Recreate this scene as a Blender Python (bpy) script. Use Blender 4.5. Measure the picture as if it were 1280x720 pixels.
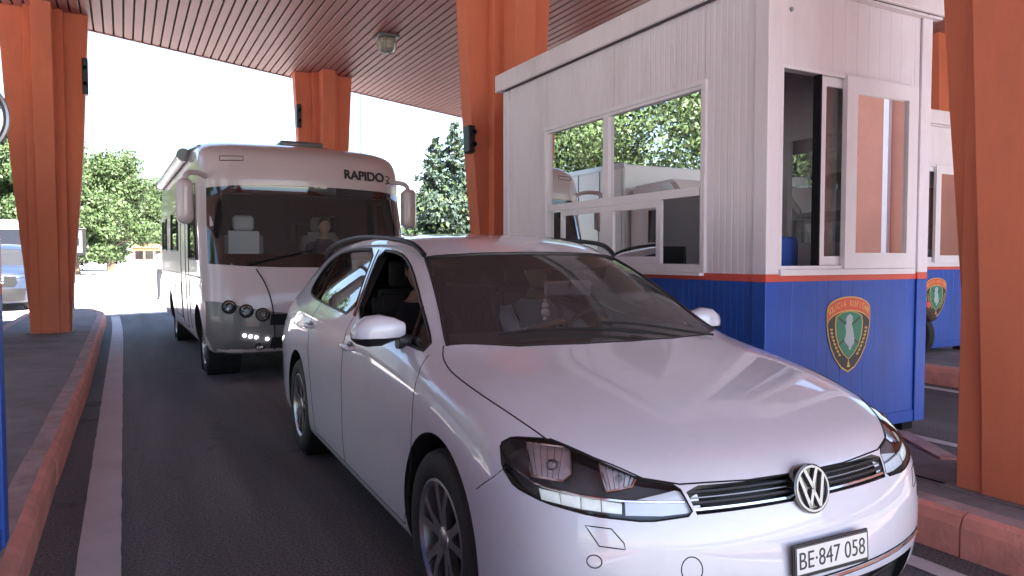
import bpy, bmesh, math, random
import numpy as np
from math import radians, sin, cos, pi, tan, atan2, sqrt
from mathutils import Vector, Matrix, geometry
from mathutils.bvhtree import BVHTree

S = bpy.context.scene
for o in list(bpy.data.objects):
    bpy.data.objects.remove(o)

# ------------------------------------------------------------------ camera
CAM_H, CAM_YAW, CAM_PITCH, CAM_F = 1.31, radians(28.02), radians(2.35), 910.8
cam = bpy.data.cameras.new('camera')
cam_ob = bpy.data.objects.new('camera', cam)
S.collection.objects.link(cam_ob)
cam.sensor_width = 36.0
cam.lens = 36.0 * CAM_F / 1280.0
cam.clip_start = 0.05
cam.clip_end = 3000
cam_ob.location = (0, 0, CAM_H)
cam_ob.rotation_euler = (radians(90) - CAM_PITCH, 0, -CAM_YAW)
S.camera = cam_ob
S.render.resolution_x, S.render.resolution_y = 1024, 576

# ------------------------------------------------------------------ world, sun, exposure
SUN_EL, SUN_AZ = radians(47), radians(163)     # azimuth clockwise from +Y (lane direction): sun behind the camera, to the right
W = bpy.data.worlds.new("World")
S.world = W
W.use_nodes = True
wn = W.node_tree.nodes
sky = wn.new('ShaderNodeTexSky')
sky.sky_type = 'NISHITA'
sky.sun_disc = False
sky.sun_elevation = SUN_EL
sky.sun_rotation = SUN_AZ
sky.air_density = 1.0
sky.dust_density = 0.5
sky.ozone_density = 1.0
wn['Background'].inputs['Strength'].default_value = 0.06
W.node_tree.links.new(sky.outputs['Color'], wn['Background'].inputs['Color'])
sun = bpy.data.lights.new('sun', 'SUN')
sun.energy = 5.0
sun.angle = radians(0.5)
sun.color = (1.0, 0.95, 0.88)
sun_ob = bpy.data.objects.new('sun', sun)
S.collection.objects.link(sun_ob)
sd = Vector((sin(SUN_AZ) * cos(SUN_EL), cos(SUN_AZ) * cos(SUN_EL), sin(SUN_EL)))   # towards the sun
sun_ob.rotation_euler = sd.to_track_quat('Z', 'Y').to_euler()
sun_ob.location = (0, 0, 30)
S.view_settings.view_transform = 'Standard'
S.view_settings.look = 'None'
S.view_settings.exposure = 3.15
S.view_settings.gamma = 1.0
S.cycles.max_bounces = 10
S.cycles.transparent_max_bounces = 12
S.cycles.use_denoising = True

# ------------------------------------------------------------------ materials
def mat(name, col, rough=0.6, metal=0.0, coat=0.0, var=0.0, scale=6.0, bump=0.0, bscale=60.0, spec=0.5, trans=0.0, emis=None, estr=0.0, dirt=None, stretch=(1, 1, 1), coatr=0.03):
    m = bpy.data.materials.new(name)
    m.use_nodes = True
    nt = m.node_tree
    b = nt.nodes['Principled BSDF']
    b.inputs['Base Color'].default_value = (*col, 1)
    b.inputs['Roughness'].default_value = rough
    b.inputs['Metallic'].default_value = metal
    b.inputs['Coat Weight'].default_value = coat
    b.inputs['Coat Roughness'].default_value = coatr
    b.inputs['Specular IOR Level'].default_value = spec
    b.inputs['Transmission Weight'].default_value = trans
    if emis:
        b.inputs['Emission Color'].default_value = (*emis, 1)
        b.inputs['Emission Strength'].default_value = estr
    if var > 0 or bump > 0 or dirt:
        tc = nt.nodes.new('ShaderNodeTexCoord')
        mp = nt.nodes.new('ShaderNodeMapping')
        mp.inputs['Scale'].default_value = stretch
        nt.links.new(tc.outputs['Object'], mp.inputs['Vector'])
    last = None
    if var > 0:
        n = nt.nodes.new('ShaderNodeTexNoise')
        n.inputs['Scale'].default_value = scale
        n.inputs['Detail'].default_value = 8
        n.inputs['Roughness'].default_value = 0.6
        nt.links.new(mp.outputs['Vector'], n.inputs['Vector'])
        r = nt.nodes.new('ShaderNodeValToRGB')
        r.color_ramp.elements[0].position = 0.3
        r.color_ramp.elements[1].position = 0.7
        r.color_ramp.elements[0].color = (*[max(0, c * (1 - var)) for c in col], 1)
        r.color_ramp.elements[1].color = (*[min(1, c * (1 + var)) for c in col], 1)
        nt.links.new(n.outputs['Fac'], r.inputs['Fac'])
        last = r.outputs['Color']
    if dirt:
        dc, amt, dsc = dirt
        n2 = nt.nodes.new('ShaderNodeTexNoise')
        n2.inputs['Scale'].default_value = dsc
        n2.inputs['Detail'].default_value = 10
        n2.inputs['Roughness'].default_value = 0.7
        nt.links.new(mp.outputs['Vector'], n2.inputs['Vector'])
        r2 = nt.nodes.new('ShaderNodeValToRGB')
        r2.color_ramp.elements[0].position = 0.48
        r2.color_ramp.elements[1].position = 0.75
        r2.color_ramp.elements[0].color = (0, 0, 0, 1)
        r2.color_ramp.elements[1].color = (amt, amt, amt, 1)
        nt.links.new(n2.outputs['Fac'], r2.inputs['Fac'])
        mx = nt.nodes.new('ShaderNodeMix')
        mx.data_type = 'RGBA'
        nt.links.new(r2.outputs['Color'], mx.inputs['Factor'])
        if last:
            nt.links.new(last, mx.inputs['A'])
        else:
            mx.inputs['A'].default_value = (*col, 1)
        mx.inputs['B'].default_value = (*dc, 1)
        last = mx.outputs['Result']
    if last:
        nt.links.new(last, b.inputs['Base Color'])
    if bump > 0:
        n3 = nt.nodes.new('ShaderNodeTexNoise')
        n3.inputs['Scale'].default_value = bscale
        n3.inputs['Detail'].default_value = 6
        nt.links.new(mp.outputs['Vector'], n3.inputs['Vector'])
        bp = nt.nodes.new('ShaderNodeBump')
        bp.inputs['Strength'].default_value = bump
        bp.inputs['Distance'].default_value = 0.01
        nt.links.new(n3.outputs['Fac'], bp.inputs['Height'])
        nt.links.new(bp.outputs['Normal'], b.inputs['Normal'])
    return m

def glass_mat(name, tint, refl=1.0, ior=1.5, haze=0.0, hazecol=(.5, .5, .5)):
    """thin pane: see-through with fresnel reflection"""
    m = bpy.data.materials.new(name)
    m.use_nodes = True
    nt = m.node_tree
    nt.nodes.remove(nt.nodes['Principled BSDF'])
    out = nt.nodes['Material Output']
    t = nt.nodes.new('ShaderNodeBsdfTransparent')
    t.inputs['Color'].default_value = (*tint, 1)
    src = t.outputs[0]
    if haze > 0:
        d = nt.nodes.new('ShaderNodeBsdfDiffuse')
        d.inputs['Color'].default_value = (*hazecol, 1)
        mh = nt.nodes.new('ShaderNodeMixShader')
        mh.inputs['Fac'].default_value = haze
        nt.links.new(src, mh.inputs[1]); nt.links.new(d.outputs[0], mh.inputs[2])
        src = mh.outputs[0]
    g = nt.nodes.new('ShaderNodeBsdfGlossy')
    g.inputs['Roughness'].default_value = 0.0
    f = nt.nodes.new('ShaderNodeFresnel')
    f.inputs['IOR'].default_value = ior
    mu = nt.nodes.new('ShaderNodeMath'); mu.operation = 'MULTIPLY'; mu.use_clamp = True
    mu.inputs[1].default_value = refl
    nt.links.new(f.outputs[0], mu.inputs[0])
    mx = nt.nodes.new('ShaderNodeMixShader')
    nt.links.new(mu.outputs[0], mx.inputs['Fac'])
    nt.links.new(src, mx.inputs[1]); nt.links.new(g.outputs[0], mx.inputs[2])
    nt.links.new(mx.outputs[0], out.inputs['Surface'])
    return m

M = {}
M['car_paint'] = mat('car_paint', (.60, .60, .68), rough=.33, coat=1.0, var=.03, scale=3, dirt=((.40, .35, .35), .20, 5))
M['rv_paint'] = mat('rv_paint', (.56, .46, .47), rough=.3, coat=.5, var=.04, scale=2)
M['rv_grey'] = mat('rv_grey', (.12, .115, .12), rough=.4, coat=.3)
M['black_plastic'] = mat('black_plastic', (.012, .012, .014), rough=.45)
M['gloss_black'] = mat('gloss_black', (.01, .01, .012), rough=.08, coat=1)
M['lamp_housing'] = mat('lamp_housing', (.11, .115, .13), rough=.4)
M['gap'] = mat('gap', (.02, .02, .022), rough=.9, spec=.1)
M['rubber'] = mat('rubber', (.018, .018, .019), rough=.75, bump=.2, bscale=120)
M['reflector'] = mat('reflector', (.86, .88, .93), rough=.35, metal=.1)
M['chrome'] = mat('chrome', (.75, .75, .77), rough=.12, metal=1)
M['rim'] = mat('rim', (.42, .42, .45), rough=.3, metal=.9)
M['steel'] = mat('steel', (.35, .36, .38), rough=.4, metal=.8)
M['car_glass'] = glass_mat('car_glass', (.88, .90, .90), 1.15, haze=.06, hazecol=(.55, .55, .58))
M['side_glass'] = glass_mat('side_glass', (.40, .43, .42), 1.25)
M['clear'] = glass_mat('clear', (.93, .94, .96), 1.0)
M['booth_glass'] = glass_mat('booth_glass', (.42, .44, .44), 2.1)
M['booth_glass_front'] = glass_mat('booth_glass_front', (.5, .5, .5), 2.6)
M['lamp_on'] = mat('lamp_on', (.9, .95, 1), emis=(.93, .97, 1), estr=4)
M['lamp_weak'] = mat('lamp_weak', (.8, .85, .86), rough=.2, emis=(.85, .95, 1), estr=.05)
M['interior'] = mat('interior', (.028, .026, .028), rough=.85)
M['interior_light'] = mat('interior_light', (.22, .20, .20), rough=.85)
M['orange'] = mat('orange', (.64, .178, .092), rough=.75, var=.10, scale=1.2, bump=.12, bscale=40, dirt=((.36, .12, .08), .5, 2.2), stretch=(1, 1, .35))
M['slat'] = mat('slat', (.35, .150, .125), rough=.55, var=.07, scale=1.5)
M['slat_gap'] = mat('slat_gap', (.055, .028, .026), rough=.9)
M['booth_white'] = mat('booth_white', (.76, .69, .73), rough=.45, var=.04, scale=2, dirt=((.38, .31, .29), .35, 3.0), stretch=(1, 1, .3))
M['upvc'] = mat('upvc', (.78, .73, .76), rough=.3, var=.02, dirt=((.5, .42, .4), .2, 5))
M['booth_blue'] = mat('booth_blue', (.016, .078, .40), rough=.45, coat=.04, var=.10, scale=2.5, dirt=((.03, .05, .16), .5, 3), stretch=(1, 1, .4))
M['booth_red'] = mat('booth_red', (.62, .09, .06), rough=.5, var=.06)
M['concrete'] = mat('concrete', (.20, .175, .18), rough=.9, var=.22, scale=2.2, bump=.5, bscale=60, dirt=((.09, .07, .07), .6, 4))
M['kerb_paint'] = mat('kerb_paint', (.68, .27, .22), rough=.85, var=.15, scale=5, bump=.5, bscale=45, dirt=((.26, .16, .14), .55, 4))
M['kerb_top'] = mat('kerb_top', (.38, .26, .25), rough=.9, var=.25, scale=4, bump=.5, bscale=45, dirt=((.15, .11, .11), .7, 6))
M['white_line'] = mat('white_line', (.50, .46, .48), rough=.8, var=.10, scale=6, bump=.2, bscale=90, dirt=((.24, .21, .22), .55, 3))
M['leaf_a'] = mat('leaf_a', (.060, .098, .030), rough=.6, var=.35, scale=.4)
M['leaf_b'] = mat('leaf_b', (.038, .066, .022), rough=.6, var=.35, scale=.4)
M['leaf_c'] = mat('leaf_c', (.036, .062, .048), rough=.65, var=.35, scale=.5)
M['bark'] = mat('bark', (.09, .065, .045), rough=.9, var=.3, scale=8)
M['skin'] = mat('skin', (.42, .25, .18), rough=.55)
M['cloth_white'] = mat('cloth_white', (.80, .79, .84), rough=.85)
M['cloth_dark'] = mat('cloth_dark', (.02, .02, .03), rough=.85)
M['hair'] = mat('hair', (.03, .022, .018), rough=.6)
M['plate'] = mat('plate', (.70, .68, .68), rough=.4)
M['print'] = mat('print', (.03, .03, .035), rough=.5)
M['mirror'] = mat('mirror', (.6, .62, .64), rough=.03, metal=1)
M['lamp_glass'] = mat('lamp_glass', (.42, .38, .30), rough=.25, trans=.3)

def asphalt(name, col, patches):
    m = bpy.data.materials.new(name); m.use_nodes = True
    nt = m.node_tree; b = nt.nodes['Principled BSDF']
    tc = nt.nodes.new('ShaderNodeTexCoord')
    n1 = nt.nodes.new('ShaderNodeTexNoise'); n1.inputs['Scale'].default_value = .7; n1.inputs['Detail'].default_value = 8
    mp = nt.nodes.new('ShaderNodeMapping'); mp.inputs['Scale'].default_value = (1.6, .35, 1)
    n2 = nt.nodes.new('ShaderNodeTexNoise'); n2.inputs['Scale'].default_value = 85; n2.inputs['Detail'].default_value = 3
    nt.links.new(tc.outputs['Object'], mp.inputs['Vector']); nt.links.new(mp.outputs[0], n1.inputs['Vector'])
    nt.links.new(tc.outputs['Object'], n2.inputs['Vector'])
    r = nt.nodes.new('ShaderNodeValToRGB')
    r.color_ramp.elements[0].position = .32; r.color_ramp.elements[1].position = .70
    r.color_ramp.elements[0].color = (*[c * (1 - patches) for c in col], 1)
    r.color_ramp.elements[1].color = (*[c * (1 + patches) for c in col], 1)
    nt.links.new(n1.outputs['Fac'], r.inputs['Fac'])
    r2 = nt.nodes.new('ShaderNodeValToRGB')
    r2.color_ramp.elements[0].position = .35; r2.color_ramp.elements[1].position = .72
    r2.color_ramp.elements[0].color = (.55, .55, .55, 1); r2.color_ramp.elements[1].color = (1.9, 1.9, 1.9, 1)
    nt.links.new(n2.outputs['Fac'], r2.inputs['Fac'])
    mx = nt.nodes.new('ShaderNodeMix'); mx.data_type = 'RGBA'; mx.blend_type = 'MULTIPLY'; mx.inputs['Factor'].default_value = 1
    nt.links.new(r.outputs[0], mx.inputs['A']); nt.links.new(r2.outputs[0], mx.inputs['B'])
    nt.links.new(mx.outputs['Result'], b.inputs['Base Color'])
    b.inputs['Roughness'].default_value = .82
    mp3 = nt.nodes.new('ShaderNodeMapping'); mp3.inputs['Scale'].default_value = (2.2, .16, 1)
    n4 = nt.nodes.new('ShaderNodeTexNoise'); n4.inputs['Scale'].default_value = 1.0; n4.inputs['Detail'].default_value = 5
    nt.links.new(tc.outputs['Object'], mp3.inputs['Vector']); nt.links.new(mp3.outputs[0], n4.inputs['Vector'])
    n5 = nt.nodes.new('ShaderNodeTexNoise'); n5.inputs['Scale'].default_value = 2.6; n5.inputs['Detail'].default_value = 3
    nt.links.new(tc.outputs['Object'], n5.inputs['Vector'])
    r4 = nt.nodes.new('ShaderNodeValToRGB'); r4.color_ramp.elements[0].position = .40; r4.color_ramp.elements[1].position = .62
    r4.color_ramp.elements[0].color = (.70, .70, .70, 1); r4.color_ramp.elements[1].color = (1.12, 1.12, 1.12, 1)
    nt.links.new(n4.outputs['Fac'], r4.inputs['Fac'])
    r5 = nt.nodes.new('ShaderNodeValToRGB'); r5.color_ramp.elements[0].position = .30; r5.color_ramp.elements[1].position = .37
    r5.color_ramp.elements[0].color = (.55, .53, .52, 1); r5.color_ramp.elements[1].color = (1, 1, 1, 1)
    nt.links.new(n5.outputs['Fac'], r5.inputs['Fac'])
    last = mx.outputs['Result']
    for rr_ in (r4, r5):
        m2 = nt.nodes.new('ShaderNodeMix'); m2.data_type = 'RGBA'; m2.blend_type = 'MULTIPLY'; m2.inputs['Factor'].default_value = 1
        nt.links.new(last, m2.inputs['A']); nt.links.new(rr_.outputs[0], m2.inputs['B']); last = m2.outputs['Result']
    nt.links.new(last, b.inputs['Base Color'])
    bp = nt.nodes.new('ShaderNodeBump'); bp.inputs['Strength'].default_value = .6; bp.inputs['Distance'].default_value = .006
    nt.links.new(n2.outputs['Fac'], bp.inputs['Height']); nt.links.new(bp.outputs[0], b.inputs['Normal'])
    return m
M['asphalt'] = asphalt('asphalt', (.100, .094, .100), .30)
M['pale_ground'] = asphalt('pale_ground', (.46, .42, .41), .15)  # pale tone makes the ground past the canopy shade read as sunlit

# ------------------------------------------------------------------ helpers
COL = S.collection
def link_mesh(name, me, material=None, parent=None, loc=None, rot=None):
    o = bpy.data.objects.new(name, me)
    COL.objects.link(o)
    if material is not None:
        me.materials.clear() if len(me.materials) and not isinstance(material, list) else None
        if isinstance(material, list):
            for k in material: me.materials.append(M[k])
        elif len(me.materials) == 0:
            me.materials.append(M[material])
    if parent: o.parent = parent
    if loc: o.location = loc
    if rot: o.rotation_euler = rot
    return o
def obj(name, bm, material, parent=None, smooth=False, angle=35, loc=None, rot=None, recalc=True):
    if recalc: bmesh.ops.recalc_face_normals(bm, faces=bm.faces[:])
    me = bpy.data.meshes.new(name)
    bm.to_mesh(me); bm.free()
    if smooth:
        for p in me.polygons: p.use_smooth = True
        me.set_sharp_from_angle(angle=radians(angle))
    return link_mesh(name, me, material, parent, loc, rot)
def thing(name, label, cat, loc=(0, 0, 0), rotz=0, group=None):
    o = bpy.data.objects.new(name, None); COL.objects.link(o)
    o.empty_display_size = .1
    o.location = loc; o.rotation_euler = (0, 0, rotz)
    o['label'] = label; o['category'] = cat
    if group: o['group'] = group
    return o
def tag(o, label, cat, group=None):
    o['label'] = label; o['category'] = cat
    if group: o['group'] = group
    return o
def struct(o, label=None):
    o['kind'] = 'structure'
    if label: o['label'] = label
    return o
def box(bm, x0, x1, y0, y1, z0, z1, bev=0.0, seg=2):
    r = bmesh.ops.create_cube(bm, size=1)
    vs = r['verts']
    bmesh.ops.scale(bm, vec=(abs(x1 - x0), abs(y1 - y0), abs(z1 - z0)), verts=vs)
    bmesh.ops.translate(bm, vec=((x0 + x1) / 2, (y0 + y1) / 2, (z0 + z1) / 2), verts=vs)
    if bev > 0:
        es = list({e for v in vs for e in v.link_edges})
        bmesh.ops.bevel(bm, geom=es, offset=bev, segments=seg, affect='EDGES', profile=.5)
    return bm
def boxes(*args, bev=0.0):
    bm = bmesh.new()
    for a in args: box(bm, *a, bev=bev)
    return bm
def tube(bm, p0, p1, r0, r1=None, n=12, caps=True):
    r1 = r0 if r1 is None else r1
    p0, p1 = Vector(p0), Vector(p1)
    d = p1 - p0
    q = d.to_track_quat('Z', 'Y').to_matrix().to_4x4()
    bmesh.ops.create_cone(bm, cap_ends=caps, segments=n, radius1=r0, radius2=r1, depth=d.length, matrix=Matrix.Translation((p0 + p1) / 2) @ q)
    return bm
def polytube(bm, pts, r, n=8, closed=False, rs=None):
    """tube along a polyline"""
    pts = [Vector(p) for p in pts]
    N = len(pts); rings = []
    up = Vector((0, 0, 1)); prev = None
    for i, p in enumerate(pts):
        a = pts[i - 1] if (i > 0 or closed) else p
        b = pts[(i + 1) % N] if (i < N - 1 or closed) else p
        t = (b - a).normalized()
        if prev is None:
            s = t.cross(up)
            if s.length < .01: s = t.cross(Vector((1, 0, 0)))
            s.normalize()
        else:
            s = (prev - t * prev.dot(t)).normalized()
        prev = s
        u = t.cross(s).normalized()
        rr = rs[i] if rs else r
        rings.append([bm.verts.new(p + s * cos(2 * pi * k / n) * rr + u * sin(2 * pi * k / n) * rr) for k in range(n)])
    m = N if closed else N - 1
    for i in range(m):
        A, B = rings[i], rings[(i + 1) % N]
        for k in range(n):
            bm.faces.new((A[k], A[(k + 1) % n], B[(k + 1) % n], B[k]))
    if not closed:
        bm.faces.new(rings[0][::-1]); bm.faces.new(rings[-1])
    return bm
def lathe(bm, prof, n=32, axis='z', centre=(0, 0, 0), closed=False):
    """prof: (radius, height) pairs revolved about an axis through centre"""
    c = Vector(centre); rings = []
    for r, h in prof:
        ring = []
        for k in range(n):
            a = 2 * pi * k / n
            if axis == 'z': v = Vector((r * cos(a), r * sin(a), h))
            elif axis == 'y': v = Vector((r * cos(a), h, r * sin(a)))
            else: v = Vector((h, r * cos(a), r * sin(a)))
            ring.append(bm.verts.new(c + v))
        rings.append(ring)
    for i in range(len(rings) - 1):
        A, B = rings[i], rings[i + 1]
        for k in range(n):
            try: bm.faces.new((A[k], A[(k + 1) % n], B[(k + 1) % n], B[k]))
            except ValueError: pass
    if closed:
        A, B = rings[-1], rings[0]
        for k in range(n): bm.faces.new((A[k], A[(k + 1) % n], B[(k + 1) % n], B[k]))
    else:
        bm.faces.new(rings[0][::-1]); bm.faces.new(rings[-1])
    return bm
def extrude_poly(pts, d, depth, bm=None):
    """prism from a planar polygon (3D points) along the vector d"""
    bm = bm or bmesh.new()
    d = Vector(d).normalized() * depth
    a = [bm.verts.new(Vector(p)) for p in pts]
    b = [bm.verts.new(Vector(p) + d) for p in pts]
    bm.faces.new(a); bm.faces.new(b[::-1])
    n = len(pts)
    for i in range(n): bm.faces.new((a[i], b[i], b[(i + 1) % n], a[(i + 1) % n]))
    return bm
def text_mesh(s, size, depth=.001, xs=1.0, bold=0.0, align='CENTER'):
    cu = bpy.data.curves.new('lettering', 'FONT')
    cu.body = s; cu.size = size; cu.extrude = depth; cu.offset = bold
    cu.align_x = align; cu.align_y = 'CENTER'
    o = bpy.data.objects.new('lettering', cu); COL.objects.link(o)
    dg = bpy.context.evaluated_depsgraph_get()
    me = bpy.data.meshes.new_from_object(o.evaluated_get(dg))
    bpy.data.objects.remove(o); bpy.data.curves.remove(cu)
    me.transform(Matrix.Diagonal((xs, 1, 1, 1)))
    me.materials.clear()
    return me
def basis_matrix(o, xdir, ydir):
    """object matrix: local x along xdir, y along ydir, z out"""
    x = Vector(xdir).normalized(); y = Vector(ydir).normalized(); z = x.cross(y).normalized()
    y = z.cross(x)
    m = Matrix((x, y, z)).transposed().to_4x4()
    m.translation = Vector(o)
    return m

# --- surface tools: cut openings in a shell, and lay patches and lines on it
class Surf:
    def __init__(self, me):
        self.me = me
        vs = [v.co.copy() for v in me.vertices]
        ps = [tuple(p.vertices) for p in me.polygons]
        self.bvh = BVHTree.FromPolygons(vs, ps, epsilon=0)
        self.vn = [v.normal.copy() for v in me.vertices]
    def hit(self, p, d):
        """hit coming from outside along d through p"""
        d = Vector(d).normalized()
        loc, n, i, dist = self.bvh.ray_cast(Vector(p) - d * 3, d)
        return loc, n
def densify(pts, step, closed=True):
    out = []; n = len(pts)
    for i in range(n if closed else n - 1):
        a, b = Vector(pts[i]), Vector(pts[(i + 1) % n])
        k = max(1, int((b - a).length / step + .5))
        for j in range(k): out.append(a.lerp(b, j / k))
    if not closed: out.append(Vector(pts[-1]))
    return out
def smooth_loop(pts, it=2, closed=True, c=.25):
    """Chaikin corner cutting"""
    pts = [Vector(p) for p in pts]
    for _ in range(it):
        q = []; n = len(pts)
        for i in range(n if closed else n - 1):
            a, b = pts[i], pts[(i + 1) % n]
            q += [a.lerp(b, c), a.lerp(b, 1 - c)]
        if not closed: q = [pts[0]] + q + [pts[-1]]
        pts = q
    return pts
def frame_of(d):
    d = Vector(d).normalized()
    u = d.cross(Vector((0, 0, 1)))
    if u.length < .1: u = Vector((0, 1, 0))
    u.normalize(); v = u.cross(d).normalized()
    return d, u, v
def patch(surf, pts, d, off=0.0, step=.03, thick=0.0):
    """sheet that follows the surface inside an outline seen along direction d"""
    d, u, v = frame_of(d)
    P = densify(pts, step)
    c = [Vector((p.dot(u), p.dot(v))) for p in P]
    w0 = P[0].dot(d)
    n = len(c)
    xs = [q.x for q in c]; ys = [q.y for q in c]
    grid = []
    def inside(x, y):
        r = False; j = n - 1
        for i in range(n):
            if (c[i].y > y) != (c[j].y > y) and x < (c[j].x - c[i].x) * (y - c[i].y) / (c[j].y - c[i].y) + c[i].x: r = not r
            j = i
        return r
    x = min(xs) + step * .5
    while x < max(xs):
        y = min(ys) + step * .5
        while y < max(ys):
            if inside(x, y) and min((q - Vector((x, y))).length_squared for q in c) > (step * .4) ** 2: grid.append(Vector((x, y)))
            y += step
        x += step
    vs, es, fs, *_ = geometry.delaunay_2d_cdt(c + grid, [], [list(range(n))], 1, 1e-5)
    bm = bmesh.new(); bv = []
    for q in vs:
        p = u * q.x + v * q.y + d * w0
        loc, nn = surf.hit(p, d)
        if loc is None: loc, nn = surf.bvh.find_nearest(p)[:2]
        bv.append(bm.verts.new(loc + nn * off))
    for f in fs:
        try: bm.faces.new([bv[i] for i in f])
        except ValueError: pass
    bmesh.ops.recalc_face_normals(bm, faces=bm.faces[:])
    f0 = bm.faces[:]
    s = sum((f.normal.dot(-d)) * f.calc_area() for f in f0)
    if s < 0: bmesh.ops.reverse_faces(bm, faces=f0)
    if thick:
        bmesh.ops.solidify(bm, geom=bm.faces[:], thickness=thick)
    return bm
def surf_line(surf, pts, d, r=.003, step=.04, off=0.0, bm=None, n=6, closed=False):
    """fine tube lying on the surface (a panel gap or a trim line)"""
    bm = bm or bmesh.new(); P = []
    for p in densify(pts, step, closed):
        loc, nn = surf.hit(p, d)
        if loc is None: loc, nn = surf.bvh.find_nearest(p)[:2]
        P.append(loc + nn * off)
    return polytube(bm, P, r, n=n, closed=closed)
def cutter(pts, d, a=.3, b=.3, flat=None):
    """closed prism through an outline, from a outside to b inside along d"""
    d, u, v = frame_of(d)
    if flat is None: flat = sum((Vector(p).dot(d) for p in pts)) / len(pts)
    P = [u * Vector(p).dot(u) + v * Vector(p).dot(v) + d * (flat - a) for p in pts]
    bm = extrude_poly(P, d, a + b)
    bmesh.ops.recalc_face_normals(bm, faces=bm.faces[:])
    return bm
def cut(o, bms, op='DIFFERENCE'):
    """boolean a list of closed bmeshes out of an object"""
    for bm in bms:
        me = bpy.data.meshes.new('tool'); bmesh.ops.recalc_face_normals(bm, faces=bm.faces[:]); bm.to_mesh(me); bm.free()
        t = bpy.data.objects.new('tool', me); COL.objects.link(t)
        md = o.modifiers.new('b', 'BOOLEAN'); md.operation = op; md.solver = 'EXACT'; md.object = t
        dg = bpy.context.evaluated_depsgraph_get()
        nm = bpy.data.meshes.new_from_object(o.evaluated_get(dg))
        o.modifiers.clear()
        old = o.data; o.data = nm
        bpy.data.meshes.remove(old)
        bpy.data.objects.remove(t); bpy.data.meshes.remove(me)
def restore_normals(o, surf, tol=.0015):
    """smooth outer faces with the normals of the uncut surface, flat elsewhere"""
    me = o.data
    for p in me.polygons: p.use_smooth = True
    vco = [v.co for v in me.vertices]
    cache = {}
    sp = surf.me.polygons; sv = surf.me.vertices
    def nrm(vi):
        if vi in cache: return cache[vi]
        loc, n, idx, dist = surf.bvh.find_nearest(vco[vi])
        r = None
        if loc is not None and dist < tol:
            ids = sp[idx].vertices
            acc = Vector(); wt = 0
            for i in ids:
                dd = (sv[i].co - loc).length
                w = 1 / (dd * dd + 1e-7)
                acc += surf.vn[i] * w
            r = acc.normalized()
        cache[vi] = r
        return r
    out = [None] * len(me.loops)
    inner = []
    for p in me.polygons:
        ns = [nrm(me.loops[li].vertex_index) for li in p.loop_indices]
        ok = all(n is not None for n in ns) and p.normal.dot(ns[0]) > .6
        if not ok: inner.append(p.index)
        for li, n in zip(p.loop_indices, ns):
            out[li] = n if ok else p.normal
    me.normals_split_custom_set([tuple(n) for n in out])
    return inner
def cage_mesh(verts, faces, level, mirror=False):
    me = bpy.data.meshes.new('cage')
    me.from_pydata(verts, [], faces)
    bm = bmesh.new(); bm.from_mesh(me)
    bmesh.ops.remove_doubles(bm, verts=bm.verts[:], dist=1e-5)
    bmesh.ops.recalc_face_normals(bm, faces=bm.faces[:]); bm.to_mesh(me); bm.free()
    o = bpy.data.objects.new('cage', me); COL.objects.link(o)
    md = o.modifiers.new('s', 'SUBSURF'); md.levels = level; md.render_levels = level
    dg = bpy.context.evaluated_depsgraph_get()
    nm = bpy.data.meshes.new_from_object(o.evaluated_get(dg))
    bpy.data.objects.remove(o); bpy.data.meshes.remove(me)
    return nm
def dup(root, loc=None, rotz=None, label=None, mats=None):
    r = root.copy(); COL.objects.link(r)
    if loc is not None: r.location = loc
    if rotz is not None: r.rotation_euler = (0, 0, rotz)
    if label: r['label'] = label
    for ch in list(root.children):
        c = ch.copy(); COL.objects.link(c); c.parent = r
        for g in ch.children:
            d = g.copy(); COL.objects.link(d); d.parent = c
    return r
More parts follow.
